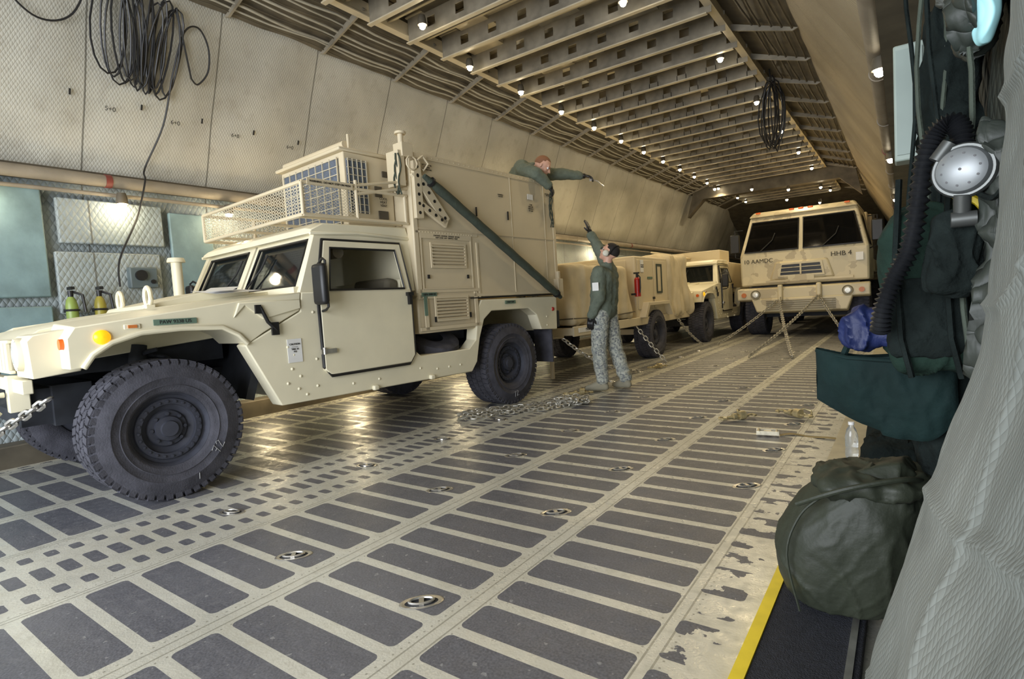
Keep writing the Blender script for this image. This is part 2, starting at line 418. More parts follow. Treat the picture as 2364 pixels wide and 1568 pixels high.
for i in range(5):
    g=G(); pts=[]; f=random.uniform(0,6)
    for j in range(88):
        y=Y0+j*.27; pts.append((-1.05-.11*i+.012*math.sin(y*1.7+f),y,4.10+.045*i-.02*abs(math.sin((y+.3)*math.pi/1.1))))
    g.tube(pts,.013,6); g.obj('overhead_cable',BRN,label='thin dark cable running along the upper edge of the wall',category='cable',group='overhead cables along the hold')
def pipe(x,z,r,name,lab,cl=True):
    p=top(name,lab,'pipe',(x,0,z)); g=G(); g.cyl((0,Y0,0),(0,Y1,0),r,n=16); g.obj('pipe_tube',PIPE,p)
    for i in range(12 if cl else 0):
        y=-.9+i*1.5; g=G(); g.cyl((0,y,0),(0,y+.05,0),r*1.12,n=16); g.obj('pipe_clamp',CLR if i%4==2 else PIPE,p)
pipe(-6.0,2.43,.055,'wall_pipe','wrapped beige pipe clamped along the side wall')
pipe(-.14,2.62,.06,'wall_pipe','thick wrapped beige pipe clamped along the side wall')
pipe(-6.02,2.31,.018,'wall_pipe','thin beige pipe under the wall padding',False)
# ------------------------------------------------------------------ lamps
lampsrc={}
def lamp(loc,e,kind='ceiling',sc=1,added_low=False):
    if 'a' not in lampsrc:
        g=G(); g.lathe([(0,.1),(.035,.1),(.045,.06),(.05,0),(.042,0),(.04,.05)],(0,0,0),(0,0,1),20); h=g.obj('ceiling_lamp',BRN)
        g=G(); g.ball((0,0,-.012),.034,14,8); b=g.obj('bulb',BULB,h); lampsrc['a']=h; lampsrc['b']=b
    else:
        h=lampsrc['a'].copy(); b=lampsrc['b'].copy(); COL.objects.link(h); COL.objects.link(b); b.parent=h
        if added_low:
            if 'd' not in lampsrc: lampsrc['d']=b.data.copy(); lampsrc['d'].materials[0]=BULBD
            b.data=lampsrc['d']
    h.name='ceiling_lamp' if kind=='ceiling' else 'wall_lamp'; h.scale=(sc,sc,sc)
    h['label']='small round lamp glowing warm under the roof beams' if kind=='ceiling' else 'small round lamp glowing warm beside the wall padding'  # wall wording is also shared by the added, unseen low lamps
    h['category']='lamp'; h['group']='cargo hold lamps'; h.location=loc
    if e:
        if kind=='ceiling':
            ld=bpy.data.lights.new('lamp_light','SPOT'); ld.spot_size=R(154); ld.spot_blend=.7
        else: ld=bpy.data.lights.new('lamp_light','POINT')
        ld.energy=e; ld.color=(1,.80,.48); ld.shadow_soft_size=.16 if added_low else .05
        lo=bpy.data.objects.new('lamp_light',ld); lo.location=(loc[0]+((.22 if added_low else .08) if kind!='ceiling' and loc[0]<-3 else 0),loc[1],loc[2]-.10*sc); COL.objects.link(lo)
for i in range(18):
    y=1.1+1.16*i; lamp((-4.5 if i>3 else -4.2,y,4.12),(50 if y>8 else 20) if i%2==0 else 0)
for i in range(9): lamp((-1.95 if i>0 else -2.35,5.64+2.2*i,4.12),66 if i>0 else 22)
for i,y in enumerate((1.2,2.2,3.2,5.4,7.6,9.8,12)): lamp((-5.93,y,2.22),(1.5,3,5,10,10,10,10)[i],'wall')
for (y,z,e) in ((3.35,.50,5),(4.6,.52,10),(6.6,.6,8),(9.5,.7,12),(13.6,.85,16)): lamp((-5.95,y,z),e,'wall',1.15,True)  # unseen low lamps, added to throw glare streaks on the floor
for y in (2.9,4.6,8,12): lamp((-.12,y,2.48),0 if y>3 else 1.2,'wall')
for p in ((-3.4,16.5,3.8),(-2.6,17.2,3.75),(-1.9,18,3.8),(-4.2,15.8,3.85),(-3,19.5,3.8),(-2.2,20.5,3.7)): lamp(p,0)
def area(loc,rot,sx,sy,e,col):
    ld=bpy.data.lights.new('daylight','AREA'); ld.shape='RECTANGLE'; ld.size=sx; ld.size_y=sy; ld.energy=e; ld.color=col
    o=bpy.data.objects.new('daylight',ld); o.location=loc; o.rotation_euler=rot; COL.objects.link(o)
area((-2.4,-2.9,1.7),(R(84),0,0),5.2,2.8,340,(.90,.94,1.0))
w=bpy.data.worlds.new('w'); scene.world=w; w.use_nodes=True
w.node_tree.nodes['Background'].inputs[0].default_value=(.75,.86,1,1); w.node_tree.nodes['Background'].inputs[1].default_value=.5
# ------------------------------------------------------------------ wheels
wsrc={}
def wheel(parent,x,y,s=1.0,side=1,rimd=RIM,steer=0):
    w=sub('wheel',parent,(x,y,.464*s),(0,0,(0 if side>0 else math.pi)+steer)); w.scale=(s,s,s)
    if 't' not in wsrc:
        g=G(); g.lathe([(.23,-.12),(.27,-.155),(.36,-.168),(.42,-.164),(.448,-.145),(.456,-.05),(.456,.05),(.448,.145),(.42,.164),(.36,.168),(.352,.173),(.346,.173),(.34,.168),(.30,.162),(.295,.166),(.288,.16),(.265,.155),(.255,.15),(.235,.12)],(0,0,0),(1,0,0),72)
        n=50
        for i in range(n):
            a=2*math.pi*i/n
            for k,(h,w_,off) in enumerate(((.118,.075,0),(.035,.06,.5),(-.04,.06,0),(-.12,.075,.5))):
                b=a+off*2*math.pi/n; ro=Matrix.Rotation(b,3,'X')
                g.box(ro@V((h,0,.454)),(w_,.044,.020),ro@Matrix.Rotation(R(12 if k%2 else -12),3,'Z'))
            for h in (.156,-.156):
                ro=Matrix.Rotation(a,3,'X'); g.box(ro@V((h,0,.438)),(.010,.038,.034),ro)
        wsrc['t']=g.obj('tyre',RUB,w)
        g=G(); g.lathe([(.238,.10),(.25,.128),(.243,.135),(.232,.12),(.225,.095),(.205,.09),(.20,.105),(.165,.105),(.16,.08),(.125,.06),(.115,.075),(.085,.078),(.08,.10),(.055,.105),(.05,.12),(.001,.12)],(0,0,0),(1,0,0),48)
        g.lathe([(.235,.0),(.235,-.1),(.1,-.1),(.001,-.1)],(0,0,0),(1,0,0),32)
        for i in range(24):
            a=2*math.pi*i/24; g.cyl((.1,.183*math.cos(a),.183*math.sin(a)),(.115,.183*math.cos(a),.183*math.sin(a)),.009,n=6)
        for i in range(8):
            a=2*math.pi*i/8; g.cyl((.06,.1*math.cos(a),.1*math.sin(a)),(.092,.1*math.cos(a),.1*math.sin(a)),.012,n=6)
        wsrc['r']=g.obj('rim',rimd,w)
    else:
        for q in 'tr':
            o=wsrc[q].copy(); o.parent=w; COL.objects.link(o)
            if q=='r' and rimd is not RIM:
                o.data=o.data.copy(); o.data.materials[0]=rimd
    return w
# ------------------------------------------------------------------ utility vehicle
def humvee(loc,rot,shelter,label):
    H=top('utility_truck',label,'military vehicle',loc,(0,0,rot))
    W=1.07
    side=[(.70,.45),(2.66,.43),(2.74,.52),(2.80,.75),(2.88,.93),(3.0,1.01),(3.62,1.01),(3.76,.93),(3.84,.76),(4.15,.74),(4.17,1.13),(2.86,1.13),(2.80,1.05),(2.74,.74),(2.64,.66),(2.02,.66),(1.97,.70),(1.97,1.24),(.92,1.25),(.90,1.11),(.62,.97),(.48,.90)]
    g=G()
    for s in (1,-1): g.prism(side,'x',s*(W-.14),s*W)
    g.box((0,1.4,.56),(1.9,1.25,.14)); g.box((0,1.95,.95),(1.92,.05,.8)); g.box((0,3.45,1.07),(1.88,1.42,.1)); g.box((0,4.14,.93),(1.9,.04,.4))
    g.box((0,.93,1.05),(1.9,.06,.42))
    for (yy,zz) in ((.78,.86),(.82,.80),(.80,.7),(.86,.64),(.84,.55),(.9,.5),(.76,.6),(1.3,.52),(1.55,.52),(2.2,.52),(2.35,.52),(2.5,.52),(2.0,.55),(3.95,.8),(3.95,.9),(.99,.55),(1.0,.75),(1.0,1.1)):
        g.cyl((W-.01,yy,zz),(W+.008,yy,zz),.012,n=10)
    for yy in (1.5,2.12): g.box((W+.01,yy,.455),(.04,.05,.04))
    g.obj('body',TAN,H,bevel=.012)
    g=G(); g.box((0,1.9,.62),(.9,5.0,.22)); g.box((0,0,.42),(1.5,.16,.14)); g.box((0,3.3,.42),(1.5,.16,.14)); g.box((0,.05,.9),(1.1,1.0,.2))
    g.box((0,.62,.75),(1.86,.06,.5),Matrix.Rotation(R(-18),3,'X')); g.box((0,2.95,.7),(1.86,.04,.55))
    g.box((0,-.35,.62),(1.0,.2,.25)); g.box((0,2.4,.66),(1.86,.9,.05)); g.box((0,2.4,.9),(1.6,.9,.3))
    for s in (1,-1):
        g.cyl((s*.66,-.1,.4),(s*.6,0.0,.95),.05); g.cyl((s*.5,-.25,.45),(s*.8,.1,.42),.035); g.cyl((s*.5,.35,.45),(s*.8,.05,.42),.035)
        g.tube([(s*.66+.07*math.cos(t*.8),.08+.07*math.sin(t*.8),.45+t*.012) for t in range(40)],.014,6)
    g.obj('chassis',DARKU,H)
    g=G(); g.lathe([(.12,-.08),(.2,-.1),(.28,-.08),(.3,0),(.28,.08),(.2,.1),(.12,.08)],(.78,2.38,.74),(.5,0,1),28)
    g.obj('spare_tyre',RUB,H)
    fen=[(-.47,.86),(-.47,1.03),(-.43,1.09),(.46,1.2),(.915,1.25),(.895,1.115),(.62,.98),(.50,.91),(.44,.98),(.34,1.035),(.1,1.045),(-.12,1.035),(-.27,.99),(-.36,.93),(-.41,.86)]
    g=G()
    for s in (1,-1):
        A=[(s*.62,p[0],p[1]+(.03 if p[1]>1.08 and p[0]<.9 else 0)) for p in fen]; B=[(s*W,p[0],p[1]) for p in fen]
        g.loft(A,B)
        lip=[(s*(W+.005),p[0],p[1]) for p in fen[7:]]; g.tube(lip,.018,8)
    g.prism([(-.58,.86),(-.60,1.02),(-.5,1.09),(-.1,1.17),(.93,1.285),(.93,1.0),(.4,.95)],'x',-.62,.62)
    for s in (1,-1): g.prism([(-.60,.82),(-.61,1.03),(-.58,1.06),(-.40,1.09),(-.38,.84)],'x',s*.5,s*.90)
    g.prism([(.1,1.19),(.85,1.27),(.85,1.31),(.55,1.31),(.12,1.22)],'x',-.42,.42)
    g.prism([(.42,1.09),(.5,1.17),(.62,1.07),(.9,1.13),(.9,1.2),(.46,1.19)],'x',W-.02,W+.012)
    g.obj('hood',TAN,H,bevel=.014)
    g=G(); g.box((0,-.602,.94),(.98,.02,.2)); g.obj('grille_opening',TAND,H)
    g=G()
    for i in range(9): g.box((-.42+.105*i,-.618,.94),(.05,.03,.17))
    g.box((0,-.618,1.03),(1.0,.03,.02)); g.box((0,-.618,.85),(1.0,.03,.02)); g.obj('grille',TAN,H,bevel=.006)
    for s in (1,-1):
        h=sub('headlight',H,(s*.69,-.61,.955))
        g=G(); g.lathe([(.001,-.03),(.05,-.028),(.075,-.012),(.08,.01)],(0,0,0),(0,1,0),28); g.obj('lamp_lens',LENS,h)
        g=G(); g.lathe([(.078,-.012),(.09,-.02),(.095,0),(.09,.03)],(0,0,0),(0,1,0),28); g.obj('bezel',TAN,h)
        g=G(); g.cyl((s*.99,-.47,1.0),(s*.99,-.49,1.0),.03,n=18); g.obj('turn_signal',ORG,H)
        g=G(); g.lathe([(.001,.028),(.025,.025),(.04,.012),(.044,-.01)],(s*W,-.31,1.025),(s,0,0),26); g.obj('marker_light',AMB,H)
        g=G(); g.box((s*(W+.003),-.16,1.075),(.01,.085,.03)); g.obj('reflector_frame',TAN,H,bevel=.008)
        g=G(); g.box((s*(W+.009),-.16,1.075),(.01,.045,.018)); g.obj('reflector',ORGD,H)
        mm=sub('side_mirror',H,(s*(W+.1),1.02,1.3))
        g=G(); g.box((0,0,0),(.15,.06,.30)); g.obj('mirror_housing',BLK,mm,bevel=.025)
        g=G(); g.tube([(-.1*s,.05,.15),(0,.03,.19),(.05*s,.02,.17),(.05*s,.02,-.17),(0,.03,-.19),(-.1*s,.05,-.2)],.010); g.obj('mirror_arm',BLK,mm)
    for xx in (.42,-.18):
        g=G(); g.tube([(xx+.055*math.cos(t*math.pi/8),.14,1.275+.065*math.sin(t*math.pi/8)) for t in range(16)],.016,8,True); g.box((xx,.14,1.2),(.09,.05,.04)); g.obj('lifting_ring',TAN,H)
    g=G(); g.cyl((-.80,.78,1.15),(-.80,.78,1.64),.045); g.lathe([(.001,.045),(.065,.04),(.075,.015),(.075,0),(.001,0)],(-.80,.78,1.64),(0,0,1),24); g.obj('air_intake',TAN,H)
    g=G(); g.box((0,-.60,.77),(1.5,.05,.08)); g.box((0,-.58,.66),(.9,.04,.14))
    for s in (1,-1): g.box((s*.45,-.60,.72),(.07,.10,.22)); g.tube([(s*.45,-.66,.72),(s*.45,-.72,.72),(s*.45,-.74,.66),(s*.45,-.69,.6)],.018)
    g.obj('bumper',TAN,H,bevel=.008)
    g=G(); g.tube([(.99,.56,1.19),(1.09,.6,1.15),(1.095,.64,1.05),(1.09,.7,.99)],.013); g.box((1.09,.69,1.0),(.02,.05,.09)); g.box((1.09,.58,1.14),(.02,.04,.06)); g.obj('hood_latch',BLK,H)
    zb,zt=1.24,1.72; xb,xt=W-.03,.97
    g=G()
    yb_,yt_=.94,1.16
    def ws(x,t): return V((x,yb_+(yt_-yb_)*t,zb+(zt-zb)*t))
    for a,b in ((-.99,-.02),(.02,.99)):
        k=.96
        g.frame([ws(a,0),ws(b,0),ws(b*k if b>.5 else b,1),ws(a*k if a<-.5 else a,1)],[ws(a+.08,.14),ws(b-.08,.14),ws((b-.08)*(k if b>.5 else 1),.88),ws((a+.08)*(k if a<-.5 else 1),.88)],(0,.045,.0))
    g.box((0,.96,1.26),(2.0,.12,.07))
    roof=[(1.08,1.70),(1.10,1.75),(1.2,1.80),(2.02,1.82),(2.05,1.70)]
    g.loft([(-.98,p[0],p[1]-(0 if p[1]<1.72 else .02)) for p in roof],[(-.88,p[0],p[1]) for p in roof]) 
    g.prism(roof,'x',-.88,.88)
    g.loft([(.88,p[0],p[1]) for p in roof],[(.98,p[0],p[1]-(0 if p[1]<1.72 else .02)) for p in roof])
    for s in (1,-1):
        g.frame([(s*xb,.92,zb),(s*xb,2.03,zb),(s*xt,2.05,zt),(s*xt,1.13,zt)],[(s*xb,1.06,zb+.01),(s*xb,1.94,zb+.01),(s*xt,1.93,zt-.06),(s*(xt+.005),1.2,zt-.06)],(-s*.06,0,0))
        g.tube([(s*(xt+.01),1.08,1.70),(s*(xt+.012),1.5,1.72),(s*(xt+.01),2.05,1.70)],.015,6)
    g.box((0,2.03,1.48),(1.9,.05,.5))
    g.obj('cab',TAN,H,bevel=.01)
    g=G()
    for a,b in ((-.99,-.02),(.02,.99)):
        k=.96; q=[ws(a+.08,.14),ws(b-.08,.14),ws((b-.08)*(k if b>.5 else 1),.88),ws((a+.08)*(k if a<-.5 else 1),.88)]
        g.add([p+V((0,.02,0)) for p in q],[(0,1,2,3)])
    g.obj('windshield',GLS,H,smooth=False)
    g=G()
    for a,b in ((-.99,-.02),(.02,.99)):
        k=.96; q=[ws(a+.08,.14),ws(b-.08,.14),ws((b-.08)*(k if b>.5 else 1),.88),ws((a+.08)*(k if a<-.5 else 1),.88)]
        g.tube([p+V((0,-.004,0)) for p in q],.012,6,True)
    g.obj('windshield_seal',BLK,H)
    for xx in (.1,-.35):
        g=G(); g.tube([(xx,.95,1.3),(xx+.18,1.03,1.48),(xx+.22,1.08,1.6)],.008); g.obj('wiper',BLK,H)
    for s in (1,-1):
        g=G(); g.box((s*.7,1.62,.95),(.5,.5,.16)); g.box((s*.7,1.84,1.15),(.5,.14,.42),Matrix.Rotation(R(-8),3,'X')); g.obj('seat',INT,H,bevel=.04)
    g=G(); g.cyl((.93,1.35,1.57),(-.9,1.35,1.6),.05); g.obj('roof_insulation_roll',INT,H)
    g=G(); g.tube([(.62+.2*math.cos(t*math.pi/12),1.24+.03*math.sin(t*math.pi/12),1.28+.17*math.sin(t*math.pi/12)) for t in range(24)],.014,6,True); g.cyl((.62,1.24,1.28),(.62,1.05,1.15),.02); g.box((.62,1.24,1.28),(.38,.03,.04)); g.obj('steering_wheel',BLK,H)
    for s in (1,-1):
        D=sub('door',H)
        g=G(); g.prism([(1.05,.66),(1.10,.62),(1.88,.62),(1.93,.68),(1.93,1.25),(1.05,1.25)],'x',s*(W-.01),s*(W+.03))
        x1,x2=s*(W+.0),s*(xt+.02)
        g.frame([(x1,1.05,1.24),(x1,1.93,1.24),(x2,1.91,1.645),(x2,1.17,1.645)],[(x1,1.14,1.255),(x1,1.86,1.255),(x2,1.85,1.59),(x2,1.22,1.59)],(s*.028,0,0))
        g.obj('door_panel',TAN,D,bevel=.012)
        g=G(); p=[(1.05,.68),(1.11,.61),(1.87,.61),(1.935,.69),(1.935,1.25)]
        q=[(s*(W+.014),a,b) for a,b in p]+[(s*(xt+.03),1.915,1.65),(s*(xt+.03),1.165,1.65),(s*(W+.014),1.045,1.25)]
        g.tube(q,.015,6,True); q=[(s*(W+.03),1.14,1.26),(s*(W+.03),1.86,1.26),(s*(xt+.045),1.85,1.59),(s*(xt+.045),1.22,1.59)]; g.tube(q,.010,6,True)
        g.obj('door_seal',BLK,D)
        g=G(); g.box((s*(W+.04),1.08,.80),(.02,.13,.035)); g.cyl((s*(W+.045),1.045,.78),(s*(W+.045),1.045,.83),.014); g.obj('hinge',STL,D)
        g=G(); g.box((s*(W+.045),1.9,1.17),(.03,.03,.10)); g.box((s*(W+.045),1.9,1.21),(.04,.06,.03)); g.obj('door_handle',BLK,D)
        g=G(); g.box((s*.93,4.05,.56),(.26,.02,.40)); g.obj('mud_flap',RUB,H)
    g=G(); g.lathe([(.001,.012),(.02,.01),(.024,0)],(W,4.08,.98),(1,0,0),16); g.obj('tail_marker',REDP,H)
    g=G(); g.box((.0,4.22,.62),(1.6,.08,.12)); g.box((.9,4.2,.86),(.3,.08,.2)); g.box((.3,4.2,.74),(1.3,.05,.3)); g.obj('rear_bumper',DARKU,H,bevel=.01)
    for (x,y) in ((.91,0),(.91,3.3),(-.91,0),(-.91,3.3)): wheel(H,x,y,.93,1 if x>0 else -1)
    if not shelter:
        g=G(); g.prism([(2.05,1.13),(2.05,1.76),(3.9,1.74),(4.15,1.13)],'x',-1.0,1.0); g.obj('hard_top',TANL,H,bevel=.02)
        g=G(); g.box((.1,2.7,1.92),(1.3,.9,.34)); g.obj('roof_box',TANL,H,bevel=.02)
        g=G(); g.box((-.4,2.0,2.05),(.9,.5,.04),Matrix.Rotation(R(15),3,'Y')); g.box((-.4,2.2,1.93),(.5,.05,.25)); g.obj('roof_lid',TANL,H,bevel=.01)
        return H
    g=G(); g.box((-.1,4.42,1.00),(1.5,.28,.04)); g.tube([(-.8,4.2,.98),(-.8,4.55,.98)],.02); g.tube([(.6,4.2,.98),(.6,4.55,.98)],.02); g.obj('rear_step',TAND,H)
    SH=sub('shelter',H)
    SW=1.065; y0,y1=2.04,4.22; zt2=2.45
    g=G(); g.box((0,(y0+y1)/2,(1.16+zt2)/2),(2*SW,y1-y0,zt2-1.16)); g.box((0,(y0+2.82)/2,1.03),(2*SW-.03,2.82-y0,.36)); g.obj('shelter_box',TANL,SH,bevel=.015)
    g=G()
    for s in (1,):
        x=s*(SW+.004)
        g.box((x,(y0+y1)/2,zt2-.02),(.012,y1-y0,.045)); g.box((x,(y0+y1)/2,1.18),(.012,y1-y0,.03)); g.box((x,y0+.02,1.8),(.012,.045,1.28)); g.box((x,y1-.02,1.8),(.012,.045,1.28))
        g.box((x,2.84,1.42),(.010,.022,.55)); g.box((x,3.13,1.79),(.008,2.14,.012)); g.box((x,2.45,1.76),(.012,.8,.02))
        g.box((x,3.42,1.82),(.006,.008,1.25)); g.box((x,4.02,1.8),(.006,.008,1.26))
        g.box((x,2.43,1.23),(.012,.8,.03)); g.box((x,2.43,.89),(.012,.78,.03)); g.box((x,2.12,1.05),(.012,.04,.34)); g.box((x,2.78,1.05),(.012,.04,.34))
        g.frame([(x,2.10,1.24),(x,2.76,1.24),(x,2.76,1.75),(x,2.10,1.75)],[(x,2.115,1.255),(x,2.745,1.255),(x,2.745,1.705),(x,2.115,1.705)],(s*.006,0,0))
        for k in range(30): g.cyl((x,2.1+.07*k,zt2-.02),(x+s*.01,2.1+.07*k,zt2-.02),.006,n=6)
        for k in range(20): g.cyl((x,2.1+.035*k,1.76),(x+s*.01,2.1+.035*k,1.76),.005,n=6)
    g.obj('shelter_trim',TANL,SH)
    for zc,n_,wd in ((1.46,7,.42),(.97,7,.40)):
        g=G(); x=SW+.006
        g.frame([(x,2.44-wd/2-.02,zc-.02),(x,2.44+wd/2+.02,zc-.02),(x,2.44+wd/2+.02,zc+.03*n_),(x,2.44-wd/2-.02,zc+.03*n_)],[(x,2.44-wd/2,zc),(x,2.44+wd/2,zc),(x,2.44+wd/2,zc+.03*n_-.02),(x,2.44-wd/2,zc+.03*n_-.02)],(.012,0,0))
        for k in range(n_): g.box((x+.004,2.44,zc+.03*k),(.02,wd+.01,.016),Matrix.Rotation(R(25),3,'Y'))
        g.obj('louvre_panel',TANL,SH)
    x=SW+.012
    for (yy,zz,a,b) in ((2.17,1.36,.02,.035),(2.68,1.36,.02,.035),(2.22,.97,.02,.05),(2.68,.99,.02,.05),(2.86,2.0,.012,.09),(3.35,2.0,.012,.09)):
        g=G(); g.box((x,yy,zz),(.012,a,b)); g.obj('shelter_slot',BLK,SH)
    g=G(); g.box((x-.005,3.45,1.15),(.008,1.5,.012)); g.obj('shelter_seal',BLK,SH)
    for q in (((SW+.012,2.16,1.20),(.006,.18,.035)),((SW+.012,2.11,1.1),(.006,.035,.18)),((W+.008,3.3,1.09),(.006,.17,.035)),((W+.006,.07,1.09),(.006,.24,.035))):
        g=G(); g.box(*q); g.obj('green_tape',TAPE,H)
    text('GEN 1040 US',.026,(SW+.017,2.16,1.20),MX,INK,H); text('PAW 9338 U5',.030,(W+.010,.07,1.09),MX,INK,H); text('PAW 9338',.024,(W+.012,3.3,1.09),MX,INK,H)
    text('LIFT AND TIE\nDOWN\nPROVISIONS',.02,(SW+.011,2.24,2.34),MX,INK,SH); text('WARNING\nNO STEP',.018,(SW+.009,3.25,2.2),MX,INK,SH); text('GROUND STUD\nBOTTOM',.016,(SW+.009,4.1,2.3),MX,INK,SH)
    text('S-788\nSHELTER\nNSN 5411\nWT 605',.022,(SW+.011,3.76,2.12),MX,INK,SH)
    text('CAUTION  CAUTION   EXHAUST  INTAKE\nKEEP CLEAR  HOT  SURFACE  VENT',.018,(SW+.011,2.43,1.725),MX,INK,SH)
    for q in (((W+.004,.83,.83),(.004,.11,.17)),((SW+.010,3.76,2.24),(.004,.1,.06))):
        g=G(); g.box(*q); g.obj('paper_label',WHT,H)
    text('CAUTION\n--------\nTIRE 35\nPSI',.018,(W+.008,.83,.85),MX,INK,H)
    g=G()
    x=SW+.03
    for (a,b,wd) in (((2.06,2.28),(2.42,1.86),.10),((2.06,2.02),(2.42,1.84),.07)):
        d=V((0,b[0]-a[0],b[1]-a[1])); L=d.length; an=math.atan2(d.z,d.y)
        g.box((x,(a[0]+b[0])/2,(a[1]+b[1])/2),(.035,L,wd),Matrix.Rotation(an,3,'X'))
    g.box((x,2.09,2.12),(.04,.09,.5)); g.obj('corner_bracket',TANL,SH,bevel=.006)
    hs=[]
    for k in range(6):
        t=(k+.5)/6; hs.append((2.06+.36*t,2.28-.42*t))
        if k<4: t=(k+1)/5; hs.append((2.06+.36*t,2.02-.18*t))
        hs.append((2.09,1.92+.08*k))
    for a,b in hs:
        g=G(); g.cyl((x,a,b),(x+.021,a,b),.015,n=12); g.obj('bracket_hole',BLK,SH)
    g=G(); pts=[]; 
    for k in range(24):
        t=k/23; pts.append((SW+.075+.003*math.sin(k*2.1),2.14+2.02*t,2.24-1.13*t))
    g.tube(pts,[.022+.021*min(1,min(k,23-k)/2) for k in range(24)],14); g.obj('canvas_roll',GRN,SH)
    for t in (.04,.96):
        g=G(); c=V((SW+.075,2.14+2.02*t,2.24-1.13*t)); d=V((0,2.02,-1.13)).normalized(); g.cyl(c-d*.012,c+d*.012,.046); g.obj('roll_strap',BLK,SH)
    g=G(); g.box((SW+.03,4.19,1.22),(.07,.1,.22)); g.box((SW+.03,4.19,1.36),(.04,.04,.12)); g.obj('lower_corner_fitting',TANL,SH,bevel=.006)
    g=G(); g.box((SW-.04,2.02,2.46),(.12,.12,.12)); g.cyl((SW-.04,2.0,2.5),(SW-.04,2.0,2.6),.025); g.cyl((SW-.04,2.0,2.6),(SW-.04,2.0,2.62),.05)
    g.box((SW-.08,1.96,2.3),(.16,.07,.3)); g.tube([(SW+.01,2.14,2.34+0),(SW+.05,2.10,2.38),(SW+.05,2.16,2.42),(SW+.05,2.22,2.36),(SW+.03,2.18,2.30)],.012,6,True)
    g.tube([(SW+.05,2.03+.06*math.cos(t*.7),2.34+.06*math.sin(t*.7)) for t in range(9)],.009,6,True)
    g.obj('upper_corner_fitting',TANL,SH,bevel=.006)
    for k in range(3):
        g=G(); pts=[(SW+.02+.012*math.sin(k+t),4.14+.018*math.sin(k*2+t*.9),2.33-.05*t) for t in range(9)]; g.tube(pts,.006,6); g.obj('hanging_cable',GRN,SH)
    for k in range(4):
        g=G(); pts=[(SW-.06+.02*k,1.93+.02*math.sin(k*2+t),2.42-.05*t) for t in range(8)]; g.tube(pts,.007,6); g.obj('hanging_cable',GRN,SH)
    AC=sub('air_conditioner',H)
    g=G(); g.box((.34,1.78,2.09),(1.0,.50,.66)); g.box((.34,1.76,2.435),(1.04,.56,.03)); g.obj('unit_case',TANL,AC,bevel=.01)
    for q in (((.34,1.522,2.1),(.86,.012,.54)),((.848,1.65,2.14),(.012,.20,.44))):
        g=G(); g.box(*q); g.obj('filter_panel',BLUEF,AC)
    g=G()
    for k in range(9): g.box((-.09+.1075*k,1.512,2.1),(.007,.012,.56))
    for k in range(9): g.box((.34,1.510,1.84+.066*k),(.88,.010,.006))
    g.obj('filter_grille',TANR,AC)
    g=G()
    for k in range(5): g.box((.858,1.56+.045*k,2.14),(.010,.006,.45))
    for k in range(8): g.box((.858,1.65,1.93+.06*k),(.008,.2,.005))
    g.obj('filter_grille',TANR,AC)
    g=G(); g.cyl((-.2,1.6,2.5),(.78,1.6,2.5),.03); g.tube([(.8,1.62,2.45),(.8,1.62,2.58)],.012); g.box((.5,1.6,2.46),(.05,.03,.06)); g.obj('roof_tube',TANL,AC)
    for (yy,zz,w_,h_) in ((1.86,2.12,.07,.09),(1.94,2.28,.05,.05),(1.9,1.92,.1,.07)):
        g=G(); g.box((.846,yy,zz),(.012,w_,h_)); g.obj('control_panel',BRN,AC)
    text('COOL\nHEAT\nVENT',.03,(.857,1.90,2.03),MX,INK,AC)
    RK=sub('roof_basket',H)
    g=G(); x1,x2=1.02,-.72; ya,yb2=1.02,1.50; za,zb2=1.83,2.07
    r=.014
    for z in (za,zb2): g.tube([(x1,ya,z),(x2,ya,z)],r); g.tube([(x1,ya,z),(x1,2.02,z)],r); g.tube([(x2,ya,z),(x2,2.02,z)],r)
    for x in (x1,x2): 
        for y in (ya,yb2,2.0): g.cyl((x,y,za),(x,y,zb2),r)
    g.tube([(x1,yb2,2.03),(x1,2.04,2.14)],r); g.tube([(x1,ya,zb2),(x1,yb2,2.10),(x1,2.04,2.20)],.012); g.tube([(x1,yb2,za),(x1,yb2,2.14)],.014)
    for k in range(4): g.tube([(x1-.1-.45*k,ya,za),(x1-.1-.45*k,2.02,za)],.012)
    g.obj('basket_frame',TANL,RK)
    def lat(o,du,dv,nu,nv,w):
        o=V(o);du=V(du);dv=V(dv)
        for i in range(nu):
            for j in range(nv):
                c=o+du*(i+.5)+dv*(j+.5)
                g.frame([c-du*.5,c-dv*.5,c+du*.5,c+dv*.5],[c-du*.5*w,c-dv*.5*w,c+du*.5*w,c+dv*.5*w],(.0012,.0012,0))
    n=40; g=G(); lat((x1,ya,za),((x2-x1)/n,0,0),(0,0,(zb2-za)/10),n,10,.70); g.obj('basket_mesh',TANR,RK,smooth=False)
    g=G(); lat((x1,ya,za),(0,(yb2-ya)/11,0),(0,0,(zb2-za)/10),11,10,.70); g.obj('basket_mesh',TANR,RK,smooth=False)
    g=G(); lat((x2,ya,za),(0,(2.0-ya)/20,0),(0,0,(zb2-za)/9),20,9,.74); g.obj('basket_mesh',TANR,RK,smooth=False)
    g=G(); g.box((x1+.016,1.26,zb2+.01),(.006,.4,.05)); g.obj('basket_plate',TANL,RK)
    text('WARNING  DO NOT STEP ON MESH',.022,(x1+.021,1.26,zb2+.01),MX,INK,RK)
    g=G(); g.add([(.2,.5,1.318),(.85,.42,1.262),(.9,.72,1.28),(.25,.85,1.325)],[(0,1,2,3)]); g.obj('paper_sheet',PAPER,H,smooth=False)
    g=G(); g.add([(.45,.55,1.328),(.8,.35,1.28),(.92,.5,1.285),(.55,.72,1.331)],[(0,1,2,3)]); g.obj('paper_sheet',PAPER,H,smooth=False)
